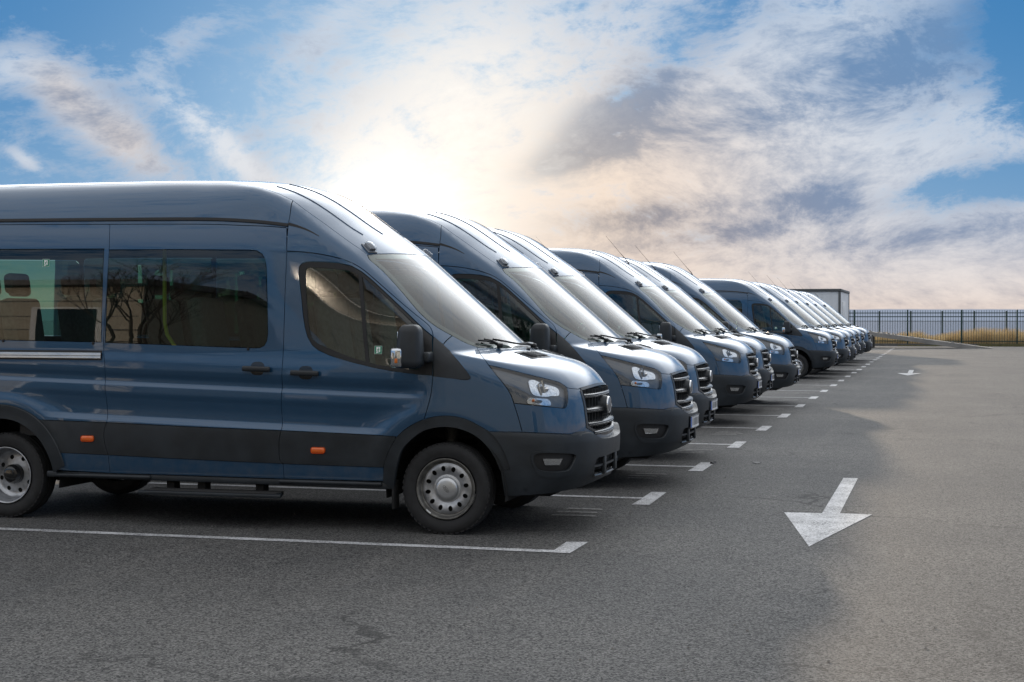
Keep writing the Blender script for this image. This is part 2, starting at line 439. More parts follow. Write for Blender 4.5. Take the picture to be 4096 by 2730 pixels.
# outlines of the panels on that surface, van-local metres (x forward from the front axle, right side y < 0)
T = {
'DR0': [[-1.329,-0.76,2.556],[-1.295,-0.888,2.45],[-1.297,-0.92,2.364],[-1.298,-0.939,2.269],[-1.296,-0.956,2.149]],
'DR': [[-1.296,-0.956,2.149],[-1.293,-0.963,2.088],[-1.297,-0.975,1.949],[-1.301,-0.996,1.604],[-1.306,-1.012,1.319],[-1.312,-1.008,1.092],[-1.317,-1.009,0.914],[-1.31,-1.03,0.764]],
'DRt': [[-1.31,-1.03,0.764],[-1.327,-1.029,0.699],[-1.33,-1.026,0.62],[-1.326,-1.021,0.54],[-1.303,-1.017,0.508]],
'DRs': [[-1.303,-1.017,0.508],[-1.304,-0.994,0.388]],
'doorTop': [[-1.296,-0.956,2.149],[-1.183,-0.951,2.143],[-1.079,-0.946,2.132],[-0.975,-0.942,2.115],[-0.872,-0.938,2.091],[-0.789,-0.936,2.064],[-0.728,-0.932,2.036],[-0.666,-0.931,1.997],[-0.603,-0.933,1.947],[-0.477,-0.938,1.844],[-0.354,-0.937,1.742],[-0.256,-0.925,1.662],[-0.181,-0.907,1.601],[-0.146,-0.906,1.568],[-0.122,-0.922,1.534],[-0.102,-0.953,1.489]],
'doorFront': [[-0.102,-0.953,1.489],[-0.092,-0.992,1.393],[-0.088,-1.005,1.298],[-0.088,-1.014,1.196],[-0.098,-1.021,1.078],[-0.12,-1.029,0.973],[-0.151,-1.033,0.869]],
'archA': [[-0.489,-0.996,0.39],[-0.482,-1.009,0.446],[-0.476,-1.017,0.495],[-0.463,-1.023,0.544],[-0.435,-1.028,0.618],[-0.395,-1.033,0.692],[-0.374,-1.034,0.722]],
'archB': [[-0.374,-1.034,0.727],[-0.344,-1.035,0.756],[-0.287,-1.034,0.802],[-0.217,-1.034,0.842],[-0.153,-1.033,0.87]],
'archC': [[-0.153,-1.033,0.87],[-0.074,-1.027,0.891],[-0.001,-1.019,0.899],[0.065,-1.01,0.897],[0.131,-1.001,0.885],[0.19,-0.992,0.865],[0.244,-0.983,0.838],[0.291,-0.975,0.812],[0.335,-0.967,0.785]],
'archD': [[0.342,-0.99,0.787],[0.387,-0.987,0.74],[0.422,-0.981,0.693],[0.449,-0.975,0.646],[0.469,-0.97,0.598],[0.486,-0.965,0.55],[0.497,-0.959,0.503]],
'archIn': [[-0.409,-0.977,0.336],[-0.391,-1.002,0.417],[-0.373,-1.016,0.498],[-0.327,-1.027,0.632],[-0.256,-1.03,0.712],[-0.161,-1.03,0.78],[-0.087,-1.026,0.804],[-0.008,-1.019,0.815],[0.065,-1.01,0.812],[0.131,-1.001,0.799],[0.232,-0.986,0.755],[0.32,-0.97,0.678],[0.378,-0.956,0.589],[0.418,-0.944,0.49]],
'SD': [[-2.843,-0.923,2.383],[-2.83,-0.96,2.185],[-2.839,-0.986,1.858],[-2.857,-1.003,1.439],[-2.852,-1.01,1.349],[-2.837,-1.021,1.251],[-2.839,-1.007,1.147],[-2.829,-1.012,0.987],[-2.815,-1.029,0.8]],
'SDt': [[-2.815,-1.029,0.8],[-2.834,-1.03,0.748],[-2.839,-1.029,0.69],[-2.83,-1.026,0.621],[-2.808,-1.021,0.541]],
'SDs': [[-2.808,-1.021,0.541],[-2.807,-0.995,0.392]],
'trimA': [[-3.418,-1.038,0.812],[-3.13,-1.029,0.806],[-2.815,-1.029,0.8]],
'trimB': [[-2.815,-1.029,0.8],[-2.055,-1.029,0.779],[-1.31,-1.03,0.764]],
'trimC': [[-1.31,-1.03,0.764],[-0.837,-1.03,0.753],[-0.377,-1.036,0.738]],
'tbA': [[-3.268,-1.027,0.551],[-2.808,-1.021,0.541]],
'tbB': [[-2.808,-1.021,0.541],[-2.061,-1.019,0.523],[-1.303,-1.017,0.508]],
'tbC': [[-1.303,-1.017,0.508],[-0.895,-1.017,0.504],[-0.48,-1.018,0.501]],
'sbA': [[-3.273,-1.001,0.407],[-2.807,-0.995,0.392]],
'sbB': [[-2.807,-0.995,0.392],[-2.21,-0.995,0.392],[-1.304,-0.994,0.388]],
'sbC': [[-1.304,-0.994,0.388],[-0.488,-0.997,0.393]],
'dwin': [[-1.192,-0.967,1.99],[-1.189,-0.963,2.028],[-1.169,-0.96,2.052],[-1.138,-0.957,2.064],[-1.097,-0.954,2.068],[-0.973,-0.948,2.064],[-0.87,-0.943,2.055],[-0.767,-0.94,2.031],[-0.684,-0.939,1.987],[-0.599,-0.943,1.923],[-0.451,-0.954,1.795],[-0.305,-0.961,1.666],[-0.223,-0.963,1.592],[-0.163,-0.96,1.539],[-0.108,-0.953,1.495],[-0.097,-0.993,1.393],[-0.093,-1.006,1.298],[-0.094,-1.014,1.202],[-0.223,-1.022,1.211],[-0.324,-1.023,1.222],[-0.427,-1.023,1.235],[-0.551,-1.02,1.256],[-0.718,-1.015,1.292],[-0.865,-1.01,1.331],[-0.929,-1.008,1.35],[-1.014,-1.005,1.386],[-1.067,-1.002,1.425],[-1.105,-1.0,1.484],[-1.128,-0.996,1.557],[-1.146,-0.991,1.655],[-1.166,-0.981,1.803],[-1.183,-0.972,1.921]],
'dglass': [[-1.138,-0.967,1.96],[-1.138,-0.963,2.0],[-1.126,-0.961,2.019],[-1.095,-0.959,2.024],[-0.971,-0.953,2.018],[-0.806,-0.946,1.999],[-0.744,-0.945,1.982],[-0.71,-0.946,1.962],[-0.697,-0.96,1.85],[-0.673,-0.982,1.655],[-0.651,-0.999,1.461],[-0.629,-1.013,1.302],[-0.698,-1.011,1.32],[-0.783,-1.008,1.345],[-0.952,-1.003,1.409],[-1.026,-1.002,1.438],[-1.068,-1.0,1.469],[-1.093,-0.997,1.528],[-1.112,-0.99,1.655],[-1.13,-0.976,1.852]],
'qglass': [[-0.678,-0.947,1.945],[-0.639,-0.949,1.918],[-0.49,-0.961,1.795],[-0.342,-0.973,1.669],[-0.254,-0.977,1.592],[-0.227,-0.982,1.558],[-0.213,-0.997,1.462],[-0.209,-1.006,1.366],[-0.206,-1.02,1.244],[-0.326,-1.02,1.252],[-0.428,-1.019,1.266],[-0.531,-1.017,1.279],[-0.597,-1.014,1.294],[-0.618,-0.998,1.461],[-0.642,-0.982,1.655],[-0.666,-0.959,1.85]],
'sail': [[-0.098,-0.949,1.489],[-0.028,-0.941,1.429],[0.06,-0.965,1.348],[0.134,-0.974,1.267],[0.186,-0.974,1.202],[0.195,-0.975,1.183],[0.177,-0.979,1.17],[0.07,-0.995,1.179],[-0.077,-1.013,1.195]],
'sailTop': [[-0.102,-0.953,1.489],[-0.03,-0.939,1.433]],
'joint': [[-0.03,-0.939,1.433],[-0.02,-0.87,1.468],[-0.005,-0.795,1.497]],
'wsSide': [[-0.696,-0.783,2.122],[-0.666,-0.815,2.084],[-0.605,-0.816,2.034],[-0.53,-0.821,1.969],[-0.385,-0.849,1.826],[-0.296,-0.869,1.733],[-0.221,-0.878,1.657],[-0.153,-0.868,1.597],[-0.081,-0.838,1.545],[-0.005,-0.795,1.497]],
'wsLow': [[-0.005,-0.795,1.497],[0.049,-0.766,1.463],[0.108,-0.728,1.431],[0.154,-0.683,1.411]],
'roofJ': [[-1.329,-0.76,2.556],[-1.201,-0.781,2.47],[-1.041,-0.78,2.361],[-0.933,-0.785,2.286],[-0.826,-0.788,2.213],[-0.743,-0.783,2.158],[-0.696,-0.783,2.122]],
'hoodA': [[0.16,-0.683,1.406],[0.254,-0.85,1.337],[0.319,-0.916,1.28]],
'hoodB1': [[0.319,-0.916,1.28],[0.453,-0.873,1.249],[0.578,-0.822,1.215],[0.719,-0.729,1.174],[0.803,-0.648,1.144],[0.834,-0.623,1.122],[0.853,-0.609,1.103]],
'hoodB2': [[0.853,-0.609,1.103],[0.867,-0.587,1.097],[0.915,-0.475,1.086]],
'ventN': [[0.426,-0.451,1.357],[0.493,-0.208,1.36],[0.606,-0.207,1.33],[0.546,-0.481,1.322]],
'ventNf': [[0.386,-0.443,1.368],[0.469,-0.117,1.369],[0.624,-0.207,1.324],[0.551,-0.499,1.318]],
'refl': [[0.614,-0.829,1.165],[0.639,-0.807,1.174],[0.702,-0.765,1.155],[0.796,-0.689,1.116],[0.817,-0.682,1.086],[0.818,-0.701,1.053],[0.769,-0.756,1.049],[0.748,-0.776,1.045],[0.651,-0.838,1.062],[0.625,-0.842,1.112]],
'indic': [[0.609,-0.867,1.012],[0.622,-0.858,1.035],[0.645,-0.846,1.037],[0.698,-0.816,1.032],[0.76,-0.772,1.02],[0.772,-0.769,0.98],[0.654,-0.848,0.99],[0.616,-0.866,0.994]],
'fogO': [[0.666,-0.91,0.587],[0.682,-0.905,0.618],[0.928,-0.734,0.61],[0.942,-0.714,0.596],[0.905,-0.746,0.499],[0.884,-0.766,0.486],[0.715,-0.884,0.496],[0.689,-0.898,0.52]],
'fogS': [[0.648,-0.917,0.591],[0.67,-0.91,0.634],[0.941,-0.717,0.626],[0.966,-0.677,0.603],[0.923,-0.715,0.475],[0.895,-0.742,0.452],[0.706,-0.882,0.456],[0.676,-0.901,0.499]],
'fogL': [[0.733,-0.88,0.582],[0.865,-0.797,0.578],[0.847,-0.809,0.532],[0.748,-0.871,0.533]],
'handle1': [[-1.233,-1.024,1.213],[-0.987,-1.025,1.206]],
'handle2': [[-1.637,-1.022,1.244],[-1.39,-1.023,1.234]],
'hlRear': [[0.319,-0.916,1.28],[0.388,-0.921,1.2],[0.447,-0.916,1.129],[0.481,-0.911,1.079],[0.502,-0.909,1.034],[0.514,-0.908,0.995]],
'hlFront': [[0.853,-0.609,1.103],[0.862,-0.623,1.071],[0.869,-0.641,1.026],[0.869,-0.66,0.98],[0.861,-0.678,0.956],[0.846,-0.699,0.951]],
'hlBot': [[0.846,-0.699,0.951],[0.7,-0.824,0.972],[0.514,-0.908,0.995]],
'fasW': [[0.514,-0.908,0.995],[0.548,-0.903,0.888],[0.576,-0.896,0.78]],
'bumA': [[0.332,-0.967,0.784],[0.469,-0.933,0.782],[0.576,-0.896,0.78]],
'bumB': [[0.576,-0.896,0.78],[0.777,-0.789,0.766],[0.897,-0.661,0.754]],
'win2': [[-2.836,-0.961,2.179],[-2.216,-0.961,2.174],[-1.602,-0.962,2.163],[-1.543,-0.963,2.156],[-1.499,-0.965,2.129],[-1.472,-0.969,2.089],[-1.46,-0.973,2.03],[-1.445,-0.989,1.772],[-1.436,-1.0,1.515],[-1.444,-1.002,1.456],[-1.465,-1.004,1.419],[-1.499,-1.004,1.403],[-1.541,-1.004,1.4],[-1.867,-1.004,1.408],[-2.197,-1.004,1.419],[-2.845,-1.003,1.437],[-2.836,-0.986,1.858]],
'gut': [[-3.858,-0.909,2.435],[-2.851,-0.912,2.426],[-1.962,-0.916,2.413],[-1.687,-0.92,2.397],[-1.469,-0.923,2.377],[-1.3,-0.922,2.355]],
'gutE': [[-1.3,-0.92,2.364],[-1.217,-0.92,2.342],[-1.132,-0.919,2.311],[-1.043,-0.918,2.266]],
'dtop': [[-3.852,-0.919,2.398],[-2.845,-0.923,2.385],[-1.957,-0.926,2.37],[-1.682,-0.929,2.357],[-1.465,-0.93,2.346],[-1.297,-0.927,2.331]],
'lampN': [[-0.716,-0.693,2.173]],
}
T = {k: np.array(v, float) for k, v in T.items()}
def spl(P, h=.02):
    "centripetal spline through an open polyline"
    P = np.asarray(P, float)
    if len(P) < 3: return res(P, h)
    out = []
    E = np.vstack([2*P[0]-P[1], P, 2*P[-1]-P[-2]])
    for i in range(len(P)-1):
        p0, p1, p2, p3 = E[i:i+4]
        t0 = 0; t1 = t0+max(np.linalg.norm(p1-p0), 1e-5)**.5; t2 = t1+max(np.linalg.norm(p2-p1), 1e-5)**.5; t3 = t2+max(np.linalg.norm(p3-p2), 1e-5)**.5
        n = max(2, int(np.linalg.norm(p2-p1)/h)+1)
        for t in np.linspace(t1, t2, n, endpoint=False):
            a1 = (t1-t)/(t1-t0)*p0+(t-t0)/(t1-t0)*p1; a2 = (t2-t)/(t2-t1)*p1+(t-t1)/(t2-t1)*p2; a3 = (t3-t)/(t3-t2)*p2+(t-t2)/(t3-t2)*p3
            b1 = (t2-t)/(t2-t0)*a1+(t-t0)/(t2-t0)*a2; b2 = (t3-t)/(t3-t1)*a2+(t-t1)/(t3-t1)*a3
            out.append((t2-t)/(t2-t1)*b1+(t-t1)/(t2-t1)*b2)
    out.append(P[-1]); return np.array(out)
def res(P, h=.02):
    P = np.asarray(P, float); out = []
    for a, b in zip(P[:-1], P[1:]):
        n = max(1, int(np.linalg.norm(b-a)/h)+0)
        out += [a+(b-a)*k/n for k in range(n)]
    out.append(P[-1]); return np.array(out)
def loop(P, h=.02, smooth=False):
    P = np.asarray(P, float)
    if smooth:
        k = len(P); Q = spl(np.vstack([P[-2:], P, P[:3]]), h)
        i0 = np.argmin(np.linalg.norm(Q-P[0], axis=1)); 
        # keep one period
        d = np.linalg.norm(Q-P[0], axis=1); idx = np.where(d < 1e-6)[0]
        return Q[idx[0]:idx[-1]] if len(idx) > 1 else Q
    return res(np.vstack([P, P[:1]]), h)[:-1]
def join(*L):
    out = []
    for P in L:
        for p in P:
            if not out or np.linalg.norm(p-out[-1]) > 1e-3: out.append(p)
    if np.linalg.norm(out[0]-out[-1]) < 1e-3: out.pop()
    return np.array(out)
def mir(P): Q = np.array(P, float).copy(); Q[..., 1] *= -1; return Q
def inset(q, d):
    "move a closed 2D loop inwards by d (negative: outwards)"
    a = np.sum(q[:, 0]*np.roll(q[:, 1], -1) - np.roll(q[:, 0], -1)*q[:, 1])
    e = np.roll(q, -1, 0) - q; e /= np.linalg.norm(e, axis=1, keepdims=True)+1e-12
    n = np.stack([-e[:, 1], e[:, 0]], 1) * (1 if a > 0 else -1)
    m_ = n + np.roll(n, 1, 0); m_ /= np.linalg.norm(m_, axis=1, keepdims=True)+1e-9
    k = 1/np.clip(np.sum(m_*n, 1), .5, 1)
    return q + m_*(d*k)[:, None]
def inside(p, q):
    x_, y_ = p[:, 0:1], p[:, 1:2]; a = q; b = np.roll(q, -1, 0)
    c = ((a[:, 1] > y_) != (b[:, 1] > y_)) & (x_ < (b[:, 0]-a[:, 0])*(y_-a[:, 1])/(b[:, 1]-a[:, 1]+1e-15)+a[:, 0])
    return c.sum(1) % 2 == 1
def cdt(outer, holes, gu, gv, shear=0.):
    "triangulate with a grid of inner points, rows leaning by shear"
    k_ = lambda p: np.stack([p[:, 0]/gu, (p[:, 1]+shear*p[:, 0])/gv], 1)
    V_, F_ = cdt1(k_(outer), [k_(h_) for h_ in holes], 1., 1.)
    x_ = V_[:, 0]*gu
    return np.stack([x_, V_[:, 1]*gv-shear*x_], 1), F_
def cdt1(outer, holes, gu, gv):
    loops = [outer] + list(holes)
    pts = [tuple(p) for l in loops for p in l]; edges = []; k = 0
    for l in loops:
        n = len(l); edges += [(k+i, k+(i+1) % n) for i in range(n)]; k += n
    lo, hi = outer.min(0), outer.max(0)
    U, V_ = np.meshgrid(np.arange(lo[0]+gu*.5, hi[0], gu), np.arange(lo[1]+gv*.5, hi[1], gv))
    G = np.stack([U.ravel(), V_.ravel()], 1)
    ok = inside(G, outer)
    for h_ in holes: ok &= ~inside(G, h_)
    G = G[ok]
    if len(G):
        B = np.array(pts); keep = np.ones(len(G), bool)
        for s in range(0, len(G), 400):
            dd = (G[s:s+400, None, :]-B[None])/np.array([gu, gv]); keep[s:s+400] = (dd**2).sum(2).min(1) > .20
        G = G[keep]
    pts2 = [Vector(p) for p in pts] + [Vector(p) for p in G]
    ov, oe, of, *_ = delaunay_2d_cdt(pts2, edges, [], 0, 1e-7)
    ov = np.array([tuple(v) for v in ov])
    F = np.array([f for f in of if len(f) == 3], int)
    c = ov[F].mean(1); ok = inside(c, outer)
    for h_ in holes: ok &= ~inside(c, h_)
    F = F[ok]
    return ov, F
def panel(name, outer, dom, m, parent=None, holes=(), gap=.0028, off=0., kind='up', grid=(.05, .016), depth=.012, side=-1, offfn=None, holegap=None, shear=0.):
    "one skin panel lying on the body surface, with turned-in edges"
    q = inset(to2d(outer, dom), gap)
    hs = [inset(to2d(h_, dom), -(gap if holegap is None else holegap)) for h_ in holes]
    V2, F = cdt(q, hs, *grid, shear)
    P = lift(V2, dom, -1, kind); N = normal(P, kind)
    o_ = off if offfn is None else offfn(V2)
    P = P + N*(np.asarray(o_)[:, None] if np.ndim(o_) else o_)
    a, b, c = P[F[:, 0]], P[F[:, 1]], P[F[:, 2]]
    fl = np.sum(np.cross(b-a, c-a)*N[F[:, 0]], 1) < 0
    F = np.where(fl[:, None], F[:, ::-1], F)
    Vs, Fs, Ns = [P], [F], [N]; base = len(P)
    if depth:
        cnt = {}
        for f in F:
            for i in range(3):
                e = (f[i], f[(i+1) % 3]); cnt[e] = 1
        bd = [e for e in cnt if (e[1], e[0]) not in cnt]
        if bd:
            bd = np.array(bd); A, B = P[bd[:, 0]], P[bd[:, 1]]
            A2, B2 = A-N[bd[:, 0]]*depth, B-N[bd[:, 1]]*depth
            n_ = np.cross(B-A, N[bd[:, 0]]); n_ /= np.linalg.norm(n_, axis=1, keepdims=True)+1e-12
            k = len(bd); ar = np.arange(k)
            # short turned edge: normal rolls from the face to the side
            Vs += [A, B, B2, A2]; Ns += [(n_*.7+N[bd[:, 0]]*.7), (n_*.7+N[bd[:, 1]]*.7), n_, n_]
            Fs += [np.stack([base+ar+k, base+ar, base+ar+3*k], 1), np.stack([base+ar+k, base+ar+3*k, base+ar+2*k], 1)]
    V = np.vstack(Vs); F = np.vstack(Fs); N = np.vstack(Ns)
    if side > 0: V = mir(V); N = mir(N); F = F[:, ::-1]
    return from_arrays(name, V, F, m, parent, N)
def at_side(x_, z_, kind='up', sgn=-1):
    p = lift(np.array([[x_, z_]]), 'side', -1, kind)[0]
    return Vector((p[0], p[1]*(-sgn), p[2]))

# ------------------------------------------------------------------ the van
def flip(P, s): return mir(P) if s > 0 else np.array(P, float)
def strip(name, line, dom, w, m, parent, off=.002, side=-1, kind='up', depth=.004):
    "narrow ribbon along a line on the surface"
    q = to2d(np.array(line), dom); t = np.gradient(q, axis=0); t /= np.linalg.norm(t, axis=1, keepdims=True)+1e-9
    n = np.stack([-t[:, 1], t[:, 0]], 1); ww = (w if np.ndim(w) else np.full(len(q), w))[:, None]
    A = lift(q+n*ww/2, dom, -1, kind); B = lift(q-n*ww/2, dom, -1, kind)
    NA, NB = normal(A, kind), normal(B, kind); A = A+NA*off; B = B+NB*off
    k = len(q); V = np.vstack([A, B, A-NA*(depth+off), B-NB*(depth+off)]); F = []
    for i in range(k-1):
        F += [(i, i+1, k+i+1, k+i), (2*k+i, i, i+1, 2*k+i+1)[::-1], (k+i, 3*k+i, 3*k+i+1, k+i+1)[::-1]]
    N = np.vstack([NA, NB, NA, NB])
    a, b, c = V[F[0][0]], V[F[0][1]], V[F[0][2]]
    if np.dot(np.cross(b-a, c-a), NA[0]) < 0: F = [f[::-1] for f in F]
    if side > 0: V = mir(V); N = mir(N); F = [f[::-1] for f in F]
    return from_arrays(name, V, F, m, parent, N)
def patch(bm_pts, off, name, m, parent, dom='side', kind='up', side=-1, smooth=False, h=.012, grid=(.02, .02), depth=.006, gap=0.):
    return panel(name, loop(bm_pts, h, smooth), dom, m, parent, gap=gap, off=off, kind=kind, grid=grid, depth=depth, side=side)

def wheel(parent, x, y, z, s, rear):
    "a wheel: tyre, rim, centre cap; s = outward direction of y"
    yo = y
    bm = bmesh.new(); Rt = .348
    prof = [(.226, -.10), (.232, .085), (.240, .100), (.270, .112), (.300, .1145), (.322, .110), (.337, .099), (.345, .085), (Rt, .06),
            (Rt, .032), (Rt-.007, .030), (Rt-.007, .022), (Rt, .020), (Rt, -.020), (Rt-.007, -.022), (Rt-.007, -.030), (Rt, -.032), (Rt, -.06), (.340, -.095), (.300, -.115), (.240, -.105), (.226, -.10)]
    lathe(bm, prof, 'y', (x, yo, z), 72, s)
    bmesh.ops.recalc_face_normals(bm, faces=bm.faces)
    # shoulder tread blocks
    for k in range(48):
        a = 2*math.pi*k/48; rot = Matrix.Rotation(-a, 3, 'Y')
        rbox(bm, Vector((x, yo, z)) + rot @ Vector((Rt-.012, s*.088, 0)), (.018, .026, .030), 0, 1, rot)
    w = bm_obj('wheel', bm, 'tyre', parent, smooth=True, angle=35)
    bm = bmesh.new()
    lip = [(.228, .098), (.233, .106), (.229, .110), (.221, .108), (.213, .098), (.209, .070), (.200, .062), (.192, .066)]
    deep = [(.228, .098), (.233, .106), (.229, .110), (.221, .107), (.214, .095), (.208, .06), (.200, -.005), (.190, -.020)]
    lathe(bm, deep if rear else lip, 'y', (x, yo, z), 72, s); bmesh.ops.recalc_face_normals(bm, faces=bm.faces)
    bm_obj('rim', bm, 'steel' if rear else 'dark_steel', w, smooth=True)
    # disc with oval holes
    nh = 8 if rear else 12; rh = .140 if rear else .153; ha, hb = (.019, .019) if rear else (.021, .0165)
    ri = .080 if rear else .100
    ang = np.linspace(0, 2*math.pi, 72, endpoint=False)
    outer = np.stack([np.cos(ang)*.1935, np.sin(ang)*.1935], 1); inner = np.stack([np.cos(ang)*ri, np.sin(ang)*ri], 1)
    holes = [inner]
    for k in range(nh):
        a = 2*math.pi*(k+.35)/nh; t = np.linspace(0, 2*math.pi, 16, endpoint=False)
        u, v = rh+ha*np.cos(t), hb*np.sin(t)
        holes.append(np.stack([u*math.cos(a)-v*math.sin(a), u*math.sin(a)+v*math.cos(a)], 1))
    V2, F = cdt(outer, holes, .02, .02); rr = np.hypot(V2[:, 0], V2[:, 1])
    if rear: dep = np.interp(rr, [.08, .11, .17, .195], [-.03, -.035, -.045, -.020])
    else: dep = np.interp(rr, [.10, .113, .125, .145, .17, .185, .195], [.058, .060, .066, .073, .074, .070, .066])
    V = np.stack([x+V2[:, 0], yo+s*dep, z+V2[:, 1]], 1)
    a, b, c = V[F[0]]; 
    if np.cross(b-a, c-a)[1]*s < 0: F = F[:, ::-1]
    from_arrays('wheel_disc', V, F, 'steel', w)
    bm = bmesh.new(); bmesh.ops.create_circle(bm, cap_ends=True, segments=48, radius=.21)
    for v in bm.verts: v.co = Vector((x+v.co.x, yo+s*(-.06 if rear else .03), z+v.co.y))
    bm_obj('brake_backing', bm, 'under', w)
    bm = bmesh.new()
    if rear:
        lathe(bm, [(.082, -.04), (.080, .015), (.066, .030), (.062, .045), (.045, .052), (.001, .053)], 'y', (x, yo, z), 40, s)
        bmesh.ops.recalc_face_normals(bm, faces=bm.faces); bm_obj('wheel_hub', bm, 'gloss_black', w, smooth=True, angle=40)
    else:
        lathe(bm, [(.110, .052), (.104, .064), (.100, .066), (.096, .064), (.092, .070), (.088, .082), (.078, .092), (.060, .097), (.030, .0995), (.001, .1)], 'y', (x, yo, z), 56, s)
        bmesh.ops.recalc_face_normals(bm, faces=bm.faces); cp = bm_obj('wheel_cap', bm, 'cap', w, smooth=True)
        # pressed oval badge with lettering
        rot = Matrix.Rotation(R(52), 3, 'Y')
        bm = bmesh.new(); pts = [Vector((x, yo+s*.1012, z)) + rot @ Vector((.031*math.cos(t), 0, .0125*math.sin(t))) for t in np.linspace(0, 2*math.pi, 33)]
        sweep(bm, pts, .0011, 5, cap=False, up=Vector((0, 1, 0))); bm_obj('badge_ring', bm, 'dark_steel', w)
        cu = bpy.data.curves.new('t', 'FONT'); cu.body = 'Ford'; cu.size = .022; cu.align_x = 'CENTER'; cu.align_y = 'CENTER'; cu.shear = .3; cu.extrude = .0008
        to = bpy.data.objects.new('t', cu); me = to.to_mesh().copy()
        bpy.data.objects.remove(to)
        Mx = Matrix.Translation((x, yo+s*.1008, z)) @ (rot.to_4x4()) @ Matrix.Rotation(R(90), 4, 'X')
        if s > 0: Mx = Matrix.Translation((x, yo+s*.1008, z)) @ Matrix.Rotation(R(180), 4, 'Z') @ (rot.to_4x4()) @ Matrix.Rotation(R(90), 4, 'X')
        me.transform(Mx); me.materials.clear(); me.name = 'badge_lettering'; link('badge_lettering', me, 'dark_steel', w)
        if s < 0: box('balance_weight', (x-.135, yo+s*.106, z-.173), (.045, .006, .010), 'white', w, rot=Matrix.Rotation(R(38), 3, 'Y'))
    return w

def arc(cx, cz, r, a0, a1, n=40):
    return np.array([[cx+r*math.cos(t), -1., cz+r*math.sin(t)] for t in np.linspace(R(a0), R(a1), n)])
def seat(parent, x, y, w=.46, zb=1.02, back=.78):
    bm = bmesh.new(); rbox(bm, (x+.05, y, zb), (.50, w, .15), .05, 3)
    s_ = bm_obj('seat', bm, 'seat', parent, smooth=True, angle=60)
    bm = bmesh.new(); rbox(bm, (x-.22, y, zb+back/2), (.13, w, back), .05, 3, Matrix.Rotation(R(-9), 3, 'Y'))
    bm_obj('backrest', bm, 'seat', s_, smooth=True, angle=60)
    bm = bmesh.new(); rbox(bm, (x-.30, y, zb+back+.12), (.10, w*.6, .17), .04, 3, Matrix.Rotation(R(-6), 3, 'Y'))
    bm_obj('headrest', bm, 'seat', s_, smooth=True, angle=60)
    box('seat_base', (x+.02, y, (zb+.70)/2-.04), (.36, w*.8, zb-.72), 'trim', s_)
    return s_
def exit_sign(parent, x, z, s, w=.058):
    p = at_side(x, z, 'up', s); q = at_side(x, z-.05, 'up', s); q2 = at_side(x+.05, z, 'up', s)
    e1 = (q2-p).normalized(); e2 = (p-q).normalized(); n = e1.cross(e2); n = n if n.y*s > 0 else -n
    p = p + n*.003
    def poly(pts, d): return [p + e1*(a*w) + e2*(b*w) + n*d for a, b in pts]
    sq = [(-.5, -.5), (.5, -.5), (.5, .5), (-.5, .5)]
    b_ = extrude_poly('exit_sticker', poly([(a*1.06, b*1.06) for a, b in sq], 0), n*.0004, 'sign_white', parent)
    extrude_poly('sticker_panel', poly(sq, .0006), n*.0004, 'green', b_)
    extrude_poly('sticker_doorway', poly([(-.28, -.44), (.28, -.30), (.28, .40), (-.28, .40)], .0012), n*.0004, 'sign_white', b_)
    man = [[(-.02, .12), (.10, .12), (.06, -.10), (-.06, -.10)], [(.02, .17), (.12, .17), (.12, .29), (.02, .29)], [(.05, .10), (.22, .02), (.20, -.03), (.05, .04)],
           [(-.02, .12), (-.18, .06), (-.16, .0), (-.02, .06)], [(-.06, -.08), (.04, -.10), (.16, -.34), (.08, -.36)], [(-.06, -.08), (.0, -.12), (-.22, -.26), (-.26, -.20)]]
    for pl in man: extrude_poly('sticker_figure', poly(pl, .0018), n*.0003, 'green', b_)
    return b_

